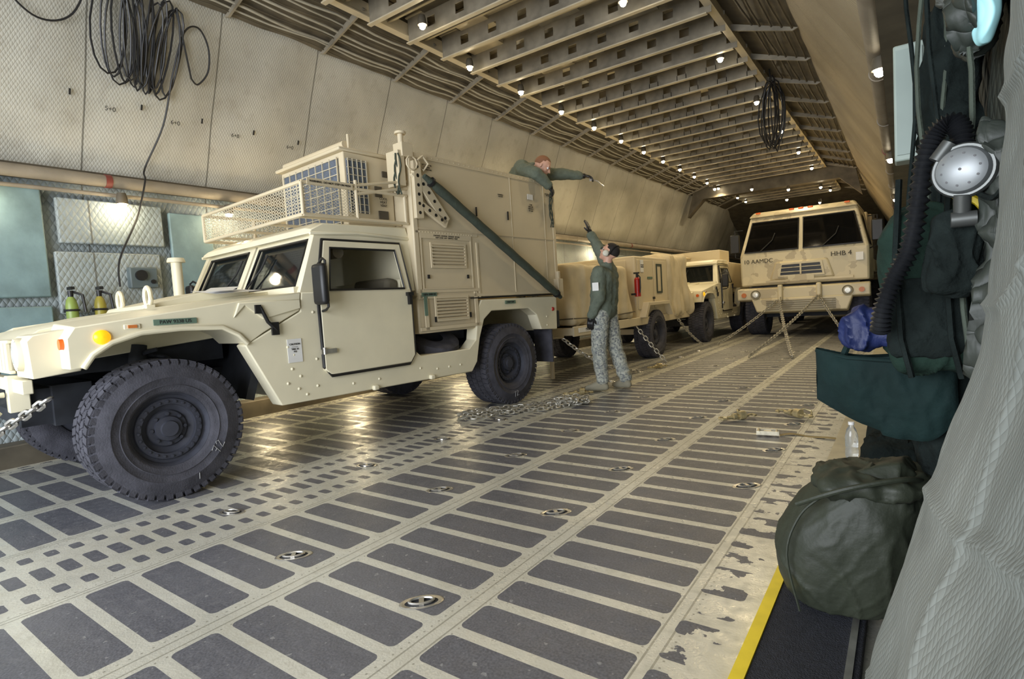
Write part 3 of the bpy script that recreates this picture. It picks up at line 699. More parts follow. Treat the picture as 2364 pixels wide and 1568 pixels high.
    def chalk(strokes,y,z,sc,rot):
        g=G(); c_,s_=math.cos(rot),math.sin(rot)
        for st in strokes: g.tube([(W+.002,y+sc*(a*c_-b*s_),z+sc*(a*s_+b*c_)) for a,b in st],.0022,5)
        g.obj('chalk_mark',CHALK,H)
    seven=[(0,.9),(.55,1),(.25,0)]; two=[(.8,.8),(1.0,1.0),(1.25,.85),(.95,.35),(.8,.05),(1.35,.1)]
    chalk([seven,[(.1,.5),(.45,.55)],two],.25,.22,.058,R(55)); chalk([seven,two],3.28,.07,.06,R(8)); chalk([[(0,0),(.25,.6)]],.12,.09,.06,R(20))
    return H
humvee((-4.727,1.580,0),R(-4.06),True,'tan military utility truck carrying a boxy equipment shelter')
humvee((-4.49,12.05,0),0,False,'tan military utility truck with hard top, parked behind a trailer')
# ------------------------------------------------------------------ trailer
T=top('cargo_trailer','tan two-wheel trailer with canvas-covered load and generator box','trailer',(-4.45,0,0))
g=G(); g.box((0,8.6,.66),(1.9,4.7,.10)); g.box((0,6.3,.60),(.12,.4,.1)); g.tube([(.7,6.45,.6),(0,6.02,.58)],.04); g.tube([(-.7,6.45,.6),(0,6.02,.58)],.04); g.box((0,9.1,.45),(1.7,.1,.1)); g.cyl((.55,6.35,.02),(.55,6.35,.75),.03); g.box((.955,8.6,.66),(.03,4.7,.13)); g.obj('trailer_frame',TANL,T,bevel=.01)
def lump(g,sx,sy,sz,cx,cy,cz,amp=.02):
    def face(o,u,v,nu,nv):
        o=V(o);u=V(u);v=V(v)
        def fn(i,j):
            q=o+u*(2*i-1)+v*(2*j-1); L=(abs(q.x)**14+abs(q.y)**14+abs(q.z)**14)**(1/14); q=q/L
            w=V((q.x*sx/2,q.y*sy/2,q.z*sz/2)); 
            fl=1-.5*(q.z+1)/2
            w+=V((q.x,q.y,.7*q.z))*amp*fl*(1.6*noise.noise(V((w.x*2.2+cx,w.y*3.2+cy,w.z*1.1)))+.9*noise.noise(V((w.x*8,w.y*9+cy,w.z*2))))
            return w+V((cx,cy,cz))
        g.grid(fn,nu,nv)
    for s in (1,-1): face((s,0,0),(0,1,0),(0,0,1),50,30); face((0,s,0),(1,0,0),(0,0,1),50,30); face((0,0,s),(1,0,0),(0,1,0),50,50)
g=G(); lump(g,1.92,1.95,.82,0,7.22,1.14,.045); g.obj('canvas_cover',CANV,T,ang=50)
g=G(); g.tube([(.990,6.24,.83),(1.005,7.2,.80),(.990,8.2,.83)],.008,6); g.tube([(.97,6.24,.83),(0,6.2,.80),(-.97,6.24,.83)],.008,6); g.obj('cover_rope',BRN,T)
g=G(); lump(g,1.95,1.2,1.12,0,10.42,1.25,.075); g.obj('rear_canvas_cover',CANV,T,ang=50)
g=G(); g.box((0,9.10,1.21),(1.9,1.46,1.0)); g.obj('generator_box',TANL,T,bevel=.02)
for c_,s_ in (((.955,8.75,1.25),(.014,.62,.8)),((.955,9.45,1.25),(.014,.62,.8)),((.4,8.365,1.3),(.8,.014,.7)),((-.45,8.365,1.3),(.7,.014,.7))):
    g=G(); g.box(c_,s_); g.obj('generator_hatch',TANL,T,bevel=.005)
g=G(); g.box((.968,8.62,1.55),(.006,.12,.2)); g.obj('white_label',WHT,T)
text('NO STEP\nDANGER',.03,(.973,8.62,1.55),MX,INK,T)
g=G(); g.frame([(.965,9.25,1.1),(.965,9.5,1.1),(.965,9.5,1.6),(.965,9.25,1.6)],[(.965,9.28,1.13),(.965,9.47,1.13),(.965,9.47,1.57),(.965,9.28,1.57)],(.01,0,0)); g.obj('green_frame',GRN,T)
g=G(); g.box((.968,8.95,1.36),(.006,.22,.035)); g.obj('green_tape',TAPE,T); g=G(); g.box((.968,9.0,.93),(.006,.25,.05)); g.obj('green_tape',TAPE,T)
g=G(); g.box((.965,9.1,1.02),(.01,.1,.04)); g.obj('latch',BLK,T)
arch=[(8.45,.72),(8.62,.96),(9.62,.96),(9.8,.72),(9.72,.70),(9.58,.9),(8.68,.9),(8.54,.70)]
for s in (1,-1):
    g=G(); g.prism(arch,'x',s*.72,s*1.06); g.obj('fender',TANL,T,bevel=.01)
E=sub('fire_extinguisher',T,(1.01,8.30,0))
g=G(); g.cyl((0,0,1.06),(0,0,1.32),.048); g.ball((0,0,1.32),.048); g.obj('extinguisher_bottle',REDP,E)
g=G(); g.cyl((0,0,1.35),(0,0,1.42),.02); g.box((0,-.02,1.43),(.09,.03,.025)); g.tube([(.02,-.03,1.41),(.06,-.03,1.36),(.06,-.03,1.2),(.05,-.03,1.12)],.010); g.box((-.05,0,1.1),(.08,.11,.03)); g.obj('extinguisher_valve',BLK,E)
g=G(); g.box((.974,6.75,.67),(.008,.75,.06)); g.obj('white_label_strip',WHT,T); text('PAW 2559 11',.055,(.980,6.72,.67),MX,INK,T)
for s in (1,-1): wheel(T,s*.87,9.12,.88,s)
# ------------------------------------------------------------------ big cargo truck
K=top('cargo_truck','large tan cab-over military cargo truck chained to the floor','truck',(-1.80,13.25,0))
g=G()
g.loft([(-1.22,0,1.12),(1.22,0,1.12),(1.22,1.9,1.12),(-1.22,1.9,1.12)],[(-1.22,-.03,1.80),(1.22,-.03,1.80),(1.22,1.9,1.80),(-1.22,1.9,1.80)])
g.loft([(-1.22,-.03,1.80),(1.22,-.03,1.80),(1.22,1.9,1.80),(-1.22,1.9,1.80)],[(-1.02,.22,2.66),(1.02,.22,2.66),(1.06,1.9,2.66),(-1.06,1.9,2.66)])
g.loft([(-1.05,.12,2.64),(1.05,.12,2.64),(1.08,1.9,2.64),(-1.08,1.9,2.64)],[(-.98,.3,2.76),(.98,.3,2.76),(1.0,1.85,2.76),(-1.0,1.85,2.76)])
g.loft([(-.62,-.06,1.22),(.62,-.06,1.22),(.62,.1,1.22),(-.62,.1,1.22)],[(-.5,-.06,1.62),(.5,-.06,1.62),(.5,.1,1.62),(-.5,.1,1.62)])
g.obj('cab_body',TRUCK,K,bevel=.04)
def wp(x,t): return V((x*(1-.17*t),-.045+.25*t,1.80+.86*t))
for a,b in ((-1.13,-.05),(.05,1.13)): 
    g=G(); q=[wp(a,.08),wp(b,.08),wp(b,.84),wp(a,.84)]; g.add([p+V((0,-.012,0)) for p in q],[(0,1,2,3)]); g.obj('windshield',GLSC,K,smooth=False)
    g=G(); g.tube([wp(a,.08)+V((0,-.014,0)),wp(b,.08)+V((0,-.014,0)),wp(b,.84)+V((0,-.014,0)),wp(a,.84)+V((0,-.014,0))],.018,6,True); g.obj('windshield_seal',BLK,K)
for xx in (-.8,.4):
    g=G(); g.tube([(xx,-.08,1.86),(xx+.25,.0,2.1),(xx+.3,.05,2.25)],.012); g.obj('wiper',BLK,K)
g=G(); g.add([(1.222,.35,1.85),(1.222,1.2,1.85),(1.09,1.2,2.5),(1.1,.45,2.5)],[(0,1,2,3)]); g.obj('side_window',GLSC,K,smooth=False)
g=G(); g.prism([(-.40,1.32),(.40,1.32),(.36,1.54),(-.36,1.54)],'y',-.085,-.06); g.obj('grille_opening',BLK,K)
g=G()
for zz in (1.385,1.475): g.box((0,-.092,zz),(.78,.015,.016))
g.box((0,-.095,1.43),(.035,.02,.22))
g.frame([(-.45,-.09,1.28),(.45,-.09,1.28),(.40,-.09,1.58),(-.40,-.09,1.58)],[(-.40,-.09,1.32),(.40,-.09,1.32),(.36,-.09,1.54),(-.36,-.09,1.54)],(0,.03,0)); g.box((0,-.06,1.20),(1.9,.05,.05)); g.box((0,-.07,1.24),(.5,.05,.1)); g.obj('grille',TRUCK,K,bevel=.004)
g=G(); g.loft([(-1.24,-.30,.82),(1.24,-.30,.82),(1.24,.0,.78),(-1.24,.0,.78)],[(-1.24,-.30,1.06),(1.24,-.30,1.06),(1.24,.0,1.08),(-1.24,.0,1.08)])
g.loft([(-.85,-.32,.55),(.85,-.32,.55),(.85,.0,.5),(-.85,.0,.5)],[(-.95,-.32,.84),(.95,-.32,.84),(.95,.0,.84),(-.95,.0,.84)])
for s in (1,-1): g.box((s*.36,-.36,.95),(.09,.14,.34))
g.obj('bumper',TRUCK,K,bevel=.025)
g=G()
for i in range(5): g.box((0,-.335,.60+.045*i),(1.3,.02,.016))
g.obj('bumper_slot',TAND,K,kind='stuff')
for s in (1,-1):
    h=sub('headlight',K,(s*.86,-.31,.93)); g=G(); g.lathe([(.001,-.04),(.05,-.035),(.075,-.01),(.08,.01)],(0,0,0),(0,1,0),26); g.obj('lamp_lens',LENS,h)
    g=G(); g.lathe([(.08,-.02),(.097,-.03),(.10,0)],(0,0,0),(0,1,0),26); g.obj('bezel',TAND,h)
    g=G(); g.cyl((s*1.1,-.3,.93),(s*1.1,-.33,.93),.05); g.obj('turn_signal',ORGD,K)
    g=G(); g.tube([(s*.36,-.42,.86),(s*.36,-.5,.86),(s*.36,-.5,.78),(s*.36,-.42,.78)],.02,8,True); g.obj('tow_shackle',TRUCK,K)
    mm=sub('side_mirror',K,(s*1.36,.15,2.1)); g=G(); g.box((0,0,0),(.2,.08,.42)); g.obj('mirror_housing',BLK,mm,bevel=.02)
    g=G(); g.tube([(-s*.16,.1,.3),(0,.03,.3),(0,.03,-.3),(-s*.14,.1,-.35)],.014); g.obj('mirror_arm',BLK,mm)
for x in (-.85,-.18,0,.18,.85):
    g=G(); g.box((x,.17,2.73),(.10,.05,.035)); g.obj('marker_light',ORG,K,bevel=.01)
g=G(); g.box((0,3.6,.8),(.9,7.6,.3)); g.box((0,.6,.5),(1.9,.2,.2)); g.box((0,.8,.98),(2.1,1.6,.25)); g.obj('chassis',DARKU,K)
g=G(); g.box((0,5.0,1.45),(2.44,5.4,.3)); g.box((0,5.0,2.1),(2.36,5.2,1.1)); g.box((0,2.35,2.0),(2.2,.15,1.4)); g.obj('cargo_bed',CANV,K,bevel=.03)
for i in range(6):
    g=G(); g.box((1.2,2.6+i*.95,2.0),(.05,.06,1.3)); g.obj('bed_stake',BRN,K)
text('10 AAMDC',.125,(-.84,-.058,1.66),MY,INK,K,ext=.003); text('HHB 4',.135,(.74,-.058,1.68),MY,INK,K,ext=.003)
g=G(); g.box((1.06,-.045,1.60),(.13,.01,.16)); g.obj('white_label',WHT,K)
for (x,y) in ((1.0,.75),(-1.0,.75),(1.0,4.6),(-1.0,4.6),(1.0,6.0),(-1.0,6.0)): wheel(K,x,y,1.2,1 if x>0 else -1,TRUCK)
# ------------------------------------------------------------------ chains, rings and straps
def chain(path,label,size=.085,r=.0075,mat=DSTL,name='tie_down_chain',tw=0):
    g=G(); link_chain(g,path,size,r,tw); return g.obj(name,mat,label=label,category='chain',group='tie-down chains')
def sag(a,b,s=.05,n=10):
    a=V(a);b=V(b); return [a.lerp(b,i/n)-V((0,0,s*4*(i/n)*(1-i/n))) for i in range(n+1)]
CL='steel tie-down chain running from vehicle to floor ring'
chain(sag((-2.16,12.73,.80),(-1.36,8.95,.03),.1),CL,.09,.0075); chain(sag((-1.44,12.73,.86),(-1.98,8.9,.03),.06),CL,.09,.0075)
chain(sag((-1.40,12.73,.80),(-.7,10.8,.03),.05),CL,.09,.0075); chain(sag((-2.2,12.73,.80),(-3.0,11.0,.03),.05),CL,.09,.0075)
chain(sag((-3.37,9.95,.6),(-3.24,11,.03),.05),CL,.08); chain(sag((-3.36,8.0,.6),(-2.88,8.0,.03),.02),CL,.08)
chain(sag((-3.42,5.86,.6),(-3.03,7.3,.03),.12),CL,.08)
chain(sag((-4.02,1.02,.69),(-5.3,.35,.05),.03),'shiny steel chain hooked to the front of the utility truck',.07,.010,STL)
for i in range(5):
    pts=[(-3.42+.7*t/14+.03*math.sin(t*.8+i*2)-.055*i,3.88+.95*t/14+.05*i+.02*math.sin(t*1.7+i),.022+.006*(i%2)) for t in range(15)]
    chain(pts,'loose steel chain laid out on the cargo floor',.062,.0065,DSTL,tw=.5)
pts=[(-2.78+.15*math.cos(t*1.1)+.03*math.sin(t*2.7),4.90+.13*math.sin(t*1.3)+.03*math.cos(t*.7),.022+.0018*t) for t in range(36)]
chain(pts,'heaped end of loose steel chain on the floor',.062,.0065,tw=.6)
rs={}
for X in (-1.46,-2.26,-3.10,-.72):
    for i,yy in enumerate((1.37,2.33,3.12,3.9,4.7,5.5,6.3,7.2,8.1,9.0,10)):
        if X==-.72 and yy<3: continue
        if X==-3.1: yy+=.16
        if 'd' not in rs:
            g=G(); N=24
            def el(a,b,z,n=24): return [(a*math.cos(2*math.pi*k/n),b*math.sin(2*math.pi*k/n),z) for k in range(n)]
            L=[el(.082,.046,.001),el(.079,.044,.003),el(.070,.036,.003),el(.062,.030,.001)]
            for a,b in zip(L,L[1:]):
                g.add(a+b,[(k,(k+1)%N,N+(k+1)%N,N+k) for k in range(N)])
            g.mi=1; g.add(L[-1],[list(range(N))]); g.mi=0
            d=g.obj('tie_down_fitting',[STL,DARKU])
            g=G(); g.tube([(.045*math.cos(t*math.pi/8),.022*math.sin(t*math.pi/8),.006) for t in range(16)],.0055,6,True); g.box((0,0,.005),(.018,.055,.008)); r=g.obj('ring',STL,d); rs['d']=d; rs['r']=r
        else:
            d=rs['d'].copy(); r=rs['r'].copy(); COL.objects.link(d); COL.objects.link(r); r.parent=d
        d.location=(X,yy,0); d.rotation_euler=(0,0,R(45) if X>-3 else R(20)); d['label']='oval recessed tie-down ring fitting set in the floor'; d['category']='tie-down ring'; d['group']='floor tie-down rings'
def ratchet(loc,rot,lab):
    p=top('ratchet_tensioner',lab,'tensioner',loc,(0,0,rot))
    g=G(); g.cyl((-.09,0,.03),(.02,0,.03),.014,n=14); g.cyl((.02,0,.04),(.07,0,.04),.036,n=14); g.cyl((-.04,0,.035),(-.01,0,.035),.026,n=14); g.cyl((.07,0,.03),(.11,0,.03),.009,n=10); g.obj('barrel',BRASS,p)
    g=G(); g.tube([(-.09,0,.03),(-.11,.03,.03),(-.14,.035,.03),(-.165,.005,.03),(-.15,-.03,.03),(-.12,-.03,.03)],.010,8); g.obj('hook',BRASS,p)
    g=G(); g.tube([(.11,0,.03),(.13,.025,.03),(.165,.02,.03),(.165,-.02,.03),(.135,-.03,.03)],.009,8); g.obj('hook',BRASS,p)
    g=G(); g.tube([(.03,.02,.05),(.05,.06,.07),(.09,.09,.055),(.11,.075,.03),(.10,.05,.02),(.07,.035,.04)],.009,8); g.obj('handle',BRASS,p)
ratchet((-1.14,4.70,0),R(50),'brass-coloured chain tensioner lying on the floor'); ratchet((-.76,4.96,0),R(-35),'brass-coloured chain tensioner lying on the floor')
ratchet((-3.0,5.40,0),R(40),"brass-coloured chain tensioner lying beside the standing person's boots"); ratchet((-2.95,7.7,0),R(60),'brass-coloured chain tensioner hooked to a floor ring')
p=top('cargo_buckle','metal strap buckle with webbing lying on the floor','buckle',(-.83,4.28,0),(0,0,R(10)))
g=G(); g.box((0,0,.03),(.05,.05,.008)); g.box((0,.035,.025),(.15,.006,.03)); g.box((0,-.035,.025),(.15,.006,.03)); g.cyl((-.06,-.045,.03),(-.06,.045,.03),.012); g.cyl((.06,-.045,.03),(.06,.045,.03),.01); g.obj('buckle_frame',BRS,p)
g=G(); g.grid(lambda a,b:(.08+.35*a,.04*math.sin(a*5)+.05*(b-.5),.006+.006*math.sin(a*9)),20,2); g.obj('webbing',pmat('webbing',(.35,.27,.12),.8),p)
# ------------------------------------------------------------------ black cable coils
def cr(P,n=16):
    P=[V(p) for p in P]; out=[]
    for i in range(len(P)-1):
        a=P[max(0,i-1)];b=P[i];c=P[i+1];d=P[min(len(P)-1,i+2)]
        for k in range(n):
            t=k/n; out.append(.5*((2*b)+(c-a)*t+(2*a-5*b+4*c-d)*t*t+(3*b-a-3*c+d)*t**3))
    out.append(P[-1]); return out
g=G(); pts=[]
n=15
def wx(z): return -6.12+.414*(z-2.5)
for i in range(n*16):
    a=i/16*2*math.pi; k=i/16/n
    yc=2.08+.55*k+.04*math.sin(i*.37); am=.085+.03*math.sin(i*.21)
    z=3.66+.37*math.cos(a)-.06*k+.03*math.sin(i*.11); y=yc+am*math.sin(a)
    pts.append((wx(z)+.085+.02*math.sin(i*.9)*.5,y,z))
ext=[(wx(3.45)+.08,2.80,3.45),(wx(3.4)+.08,2.87,3.42),(wx(3.55)+.08,2.95,3.55),(wx(3.75)+.08,2.93,3.75),(wx(3.88)+.08,2.82,3.88),(wx(3.8)+.08,2.70,3.8),(wx(3.45)+.09,2.63,3.45),(wx(3.0)+.09,2.58,3.0),(-6.0,2.45,2.60),(-5.90,2.40,2.45),(-5.9,2.3,2.1),(-5.9,2.12,1.7),(-5.9,2.1,1.45)]
pts+=[tuple(q) for q in cr(ext,6)]
g.tube(pts,.0085,6)
g.obj('cable_coil',BLK,label='black electrical cable hung in long loops on the padded wall',category='cable coil')
g=G(); cp=[(-5.36,1.3,4.05),(wx(3.75)+.07,1.40,3.75),(wx(3.58)+.07,1.62,3.58),(wx(3.68)+.07,1.85,3.68),(-5.36,1.97,4.05)]
g.tube(cr(cp,8),.008,6); g.obj('hanging_cable',BLK,label='single black cable drooping from the roof edge',category='cable')
g=G(); pts=[]
for i in range(9*12):
    a=i/12*2*math.pi; k=i/12/9; z=3.70+.56*math.cos(a)*(1-.25*k); pts.append((-1.62-.12*math.sin(a)*(.6+k)+.05*math.sin(i*.3),9.4+.12*math.sin(a)+.1*math.sin(i*.2),z))
g.tube(pts,.010,6); g.tube([(-1.62,9.4,4.2),(-1.64,9.4,4.44)],.012,6); g.obj('cable_coil',BLK,label='black cable hanging in loops from the roof edge',category='cable coil')
# ------------------------------------------------------------------ left wall fittings
for (yy,zz,t) in ((2.15,3.05,'5+0'),(2.7,3.05,'6+0'),(3.3,3.05,'6+0'),(3.95,3.05,'6+0')):
    MT=Matrix.Rotation(R(22.4),3,'Y')@MX
    text(t,.055,(wx(zz)+.055,yy,zz),MT,INK,None,'wall_stencil',label='black stencilled number with cross mark on wall padding',category='marking')
for i in range(6):
    g=G(); yy=1.85+.55*i; zz=3.12; g.box((0,0,0),(.012,.012,.05)); o=g.obj('wall_slot',BLK,label='narrow black slot in the wall padding',category='slot'); o.location=(wx(zz)+.05,yy,zz); o.rotation_euler=(0,R(22),0); o['group']='slots in wall padding'
def exting(y,mat,lab):
    p=top('oxygen_bottle',lab,'gas bottle',(-5.9,y,1.13)); g=G(); g.lathe([(.001,0),(.04,0),(.045,.03),(.045,.16),(.035,.21),(.018,.24),(.001,.24)],(0,0,0),(0,0,1),24); g.obj('bottle',mat,p)
    g=G(); g.cyl((0,0,.23),(0,0,.29),.02); g.box((.02,0,.31),(.1,.03,.025)); g.tube([(0,.02,.28),(.05,.07,.25),(.06,.08,.1)],.012); g.obj('valve',BLK,p)
    g=G(); g.tube([(.048*math.cos(t*math.pi/8),.048*math.sin(t*math.pi/8),.12) for t in range(16)],.010,6,True); g.box((-.1,0,.12),(.12,.05,.03)); g.obj('strap',BLK,p)
exting(1.72,GYEL,'green and yellow gas bottle strapped to the padded wall'); exting(1.93,pmat('bottle_yellow',(.30,.26,.04),.4),'yellow gas bottle strapped to the padded wall')
for (yy,zz,sy,sz,m,lab) in ((1.20,1.85,.86,.95,TURQ,'turquoise painted wall access panel'),(2.15,2.05,.85,.40,QL,'quilted grey access flap on the wall'),(1.25,.85,.75,.9,TURQ,'turquoise framed locker panel low on the wall'),(2.85,1.6,.42,1.2,TURQ,'turquoise vertical wall panel'),(2.1,1.5,.84,.55,QL,'quilted grey padded panel behind the intercom')):
    g=G(); g.box((-6.06,yy,zz),(.05,sy,sz)); g.obj('access_panel',m,bevel=.012,label=lab,category='wall panel')
p=top('intercom_box','grey metal intercom box mounted on padded wall','control box',(-6.03,2.33,1.54)); g=G(); g.box((.04,0,0),(.08,.24,.2)); g.obj('case',pmat('gray_box',(.10,.13,.14),.5),p,bevel=.012)
g=G(); g.cyl((.08,-.03,.02),(.11,-.03,.02),.05); g.obj('dial',BLK,p); g=G(); g.cyl((.08,.07,-.04),(.10,.07,-.04),.02); g.obj('dial',BLK,p)
# ------------------------------------------------------------------ right near side
g=G(); g.box((-.235,-.2,.022),(.25,5.4,.045)); g.obj('trim_201',GRID,smooth=False,bevel=.004,**S)
g=G(); g.box((-.378,-.2,.024),(.036,5.4,.05)); g.obj('trim_202',YEL,smooth=False,**S)
g=G(); g.box((-.135,-.2,.047),(.018,5.4,.006)); g.obj('trim_203',STL,smooth=False,**S)
g=G(); g.box((-.24,14.8,.02),(.3,24.4,.04)); g.obj('trim_204',pmat('ledge_paint',(.5,.46,.34),.4,.3,.15,8),smooth=False,**S)
prof=[(-.1,0),(-.08,.25),(-.03,.465),(.04,.7),(.095,.93),(.125,1.22),(.15,1.5),(.17,1.9),(.1,2.42)]
def pf(z):
    for (a,za),(b,zb) in zip(prof,prof[1:]):
        if z<=zb: return a+(b-a)*(z-za)/(zb-za)
    return prof[-1][0]
g=G()
def nw(i,j):
    y=-.4+1.9*i; z=2.42*j
    b=.022*noise.noise(V((y*2.2,z*3.0,.3)))+.009*noise.noise(V((y*6,z*8,1.3)))+.002*noise.noise(V((y*24,z*20,2.3)))
    s=((z+.22*y+.05*noise.noise(V((y*4,z*2,0))))%.37)/.37; b-=.010*(max(0,1-abs(s-.5)*18))**1.3
    s=((y-.15*z+.04*noise.noise(V((y*2,z*4,4))))%.55)/.55; b-=.008*(max(0,1-abs(s-.5)*26))
    x=pf(z)+b+.015
    if i>.93: x+=(i-.93)/.07*.16
    return (x,y+.02*noise.noise(V((z*4,3,0))),z)
g.grid(nw,230,260); g.obj('wall_right_padding',QN,ang=80,**S)
def cushion(name,mat,c,s,rot,lab,cat,amp=.012,pw=3.5,parent=None,**kw):
    g=G()
    def fn(p):
        q=p.normalized(); L=(abs(q.x)**pw+abs(q.y)**pw+abs(q.z)**pw)**(1/pw); q=q/L
        w=V((q.x*s[0]/2,q.y*s[1]/2,q.z*s[2]/2))
        nn=noise.noise(V((w.x*6+c[0]*9,w.y*6,w.z*6+c[2]*5)))+.5*noise.noise(V((w.x*15,w.y*15+3,w.z*12)))
        r1=noise.noise(V((w.x*18+5,w.y*18,w.z*9))); nn+=.5*max(0,1-abs(r1)*5)
        return w+q*amp*nn*1.6
    g.ball(c,1,72,54,rot=Matrix.Rotation(rot,3,'Z'),fn=fn)
    if not parent: kw.update(label=lab,category=cat)
    return g.obj(name,mat,parent,ang=80,**kw)
# duffel bag
D=top('duffel_bag','olive green nylon duffel bag slumped on black ledge','bag',(-.180,2.00,.045))
g=G()
def duf(i,j):
    a=2*math.pi*i; z=.45*j
    r=.200*(math.sin(math.pi*min(1,(j*.80+.13)))**.42)
    if j<.05: r*=j/.05*.35+.65
    x=math.cos(a)*r*1.04+.06*j; y=math.sin(a)*r*.95
    f=.020*noise.noise(V((math.cos(a)*1.4,math.sin(a)*1.4,z*3)))
    w=noise.noise(V((math.cos(a)*1.6+z*5,math.sin(a)*1.6-z*3,z*4))); f+=.007*max(0,1-abs(w)*5)
    w=noise.noise(V((math.cos(a)*3.5-z*7,math.sin(a)*3.5,z*10+4))); f+=.003*max(0,1-abs(w)*5)
    k=1+f/max(.08,r)
    return (x*k,y*k,z+.05*math.cos(a+.4)*j)
g.grid(duf,150,80); g.add([V(duf(i/150,0)) for i in range(150)],[list(range(150))]); g.add([V(duf(i/150,1)) for i in range(150)],[list(range(150))])
g.obj('bag_body',OLIVE,D,ang=80)
cushion('bag_flap',OLIVE,(.09,-.03,.42),(.32,.28,.09),.3,'','',.014,2.6,parent=D)
g=G(); g.tube(cr([(-.10,-.165,.36),(-.02,-.195,.41),(.06,-.195,.445),(.17,-.14,.465),(.22,-.04,.43),(.235,.0,.35),(.22,-.05,.25)],6),.008,8); g.obj('bag_handle',OLIVE,D)
g=G(); g.tube(cr([(-.10,-.165,.02),(-.13,-.175,.2),(-.09,-.175,.33),(-.02,-.19,.41)],6),.004,6); g.obj('bag_seam',OLIVE,D)
p=top('water_bottle','clear plastic water bottle standing on side ledge','bottle',(-.27,3.75,.04)); g=G(); g.lathe([(.001,0),(.03,0),(.034,.01),(.034,.05),(.031,.06),(.034,.07),(.034,.13),(.025,.17),(.013,.19),(.013,.2)],(0,0,0),(0,0,1),28); g.obj('bottle_body',CLEAR,p)
g=G(); g.cyl((0,0,.198),(0,0,.215),.016); g.obj('bottle_cap',WHT,p)
cushion('equipment_case',CLOTH,(-.05,3.0,.20),(.24,.5,.36),0,'black soft equipment case standing against the side wall','case',.015,5)
TB=top('hanging_bag','dark teal canvas bag hanging from wall hooks','bag',(-.06,1.9,.62))
g=G()
def tb(sgn):
    def fn(i,j):
        x=-.17+.34*i; zb=.085*abs((i-.66)/.66)**1.8+(.01 if i<.5 else 0)+(.05*max(0,(i-.8)/.2)**2)
        zt_=.255-.022*math.sin(math.pi*min(1,i*1.25))-.05*max(0,i-.75)
        z=zb+(zt_-zb)*j
        th=.05*max(0,math.sin(math.pi*i))**.4*math.sin(math.pi*min(.98,max(.02,j*.72+.02)))**.6
        w=noise.noise(V((x*14+z*4,z*7,sgn)))
        return (x,sgn*th+.018*w+.006*noise.noise(V((x*40,z*22,sgn)))-.25*x,z)
    return fn
g.grid(tb(1),70,40); g.grid(tb(-1),70,40); g.obj('bag_body',TEAL,TB,ang=80)
g=G(); g.tube([(-.168,.04,.246),(-.08,-.025,.232),(.03,-.055,.228),(.10,-.06,.226),(.165,-.04,.19)],.006,6); g.obj('bag_hem',TEAL,TB)
g=G(); g.tube([(-.1,.02,.22),(-.06,.03,.32),(.0,.05,.36),(.06,.05,.5)],.01,6); g.obj('bag_strap',TEAL,TB)
cushion('blue_pouch',BLUE,(-.095,1.86,.935),(.13,.10,.11),.2,'small dark blue nylon pouch hanging above the teal bag','pouch',.016,3.2)
PK=top('survival_pack','dark green and black pack hanging from wall hooks','pack',(.06,1.82,1.02))
cushion('pack_body',pmat('pack_green',(.010,.024,.017),.9,0,.2,10,.4,60,spec=.2),(0,0,.02),(.22,.16,.42),.1,'','',.012,4.5,parent=PK); cushion('pack_pocket',CLOTH,(-.02,-.07,-.05),(.16,.05,.20),.1,'','',.008,5,parent=PK)
g=G(); g.tube(cr([(.03,-.095,.25),(.09,-.11,.21),(.105,-.115,.08),(.10,-.12,-.1),(.08,-.11,-.22)],6),.011,6); g.obj('yellow_piping',YEL,PK)
for xx in (-.07,.03,.06):
    g=G(); g.tube([(xx,-.095,.3),(xx-.01,-.105,.1),(xx,-.105,-.1),(xx+.02,-.095,-.2)],.008,5); g.obj('pack_strap',CLOTH,PK)
MK=top('breathing_mask','smoke mask with corrugated black hose and perforated silver disc','breathing mask',(0,1.6,1.0))
ctrl=[V(q) for q in ((.104,.03,.33),(.108,.03,.385),(.092,.04,.418),(.062,.045,.40),(.040,.04,.34),(.026,.04,.24),(.008,.04,.14),(-.024,.05,.07),(-.046,.06,.0),(-.054,.08,-.06))]
pp=cr(ctrl,24); g=G(); g.tube(pp,[.0190+.0045*math.sin(i*1.57) for i in range(len(pp))],16); g.obj('corrugated_hose',HOSEM,MK,ang=80)
ax=V((-.30,-.95,-.0)).normalized(); c=V((.105,-.02,.30))
g=G(); g.lathe([(.001,.020),(.03,.018),(.046,.010),(.051,.0),(.051,-.02),(.045,-.035),(.03,-.05),(.001,-.055)],c,ax,40); g.obj('silver_disc',pmat('satin_aluminium',(.22,.235,.24),.38,.5,.05,20),MK)
u=ax.orthogonal().normalized(); w_=ax.cross(u)
for k in range(10):
    a=2*math.pi*k/10; q=c+(u*math.cos(a)+w_*math.sin(a))*.034+ax*.0150; g=G(); g.cyl(q,q+ax*.002,.0025,n=8); g.obj('disc_hole',BLK,MK)
g=G(); g.cyl(c+ax*.019,c+ax*.021,.003,n=8); g.obj('disc_hole',BLK,MK)
g=G(); g.lathe([(.056,-.022),(.060,-.016),(.060,-.008),(.056,-.002),(.050,-.002),(.050,-.022)],c,ax,40); g.cyl(c+V((0,.01,-.05)),c+V((.0,.03,-.10)),.016); g.cyl(c+V((-.02,.02,-.105)),c+V((.025,.02,-.105)),.017); g.cyl(c+V((-.045,.02,.03)),c+V((-.02,.02,.065)),.016); g.obj('clamp_ring',pmat('dull_metal',(.10,.105,.10),.4,.6),MK)
cushion('mask_hood',CLOTH,(.095,.06,.12),(.11,.07,.18),.1,'','',.012,3.5,parent=MK)
g=G(); g.tube(cr([(.13,-.0,.25),(.15,-.1,.225),(.165,-.25,.26),(.165,-.4,.29)],6),.006,6); g.obj('air_line',CLOTH,MK)
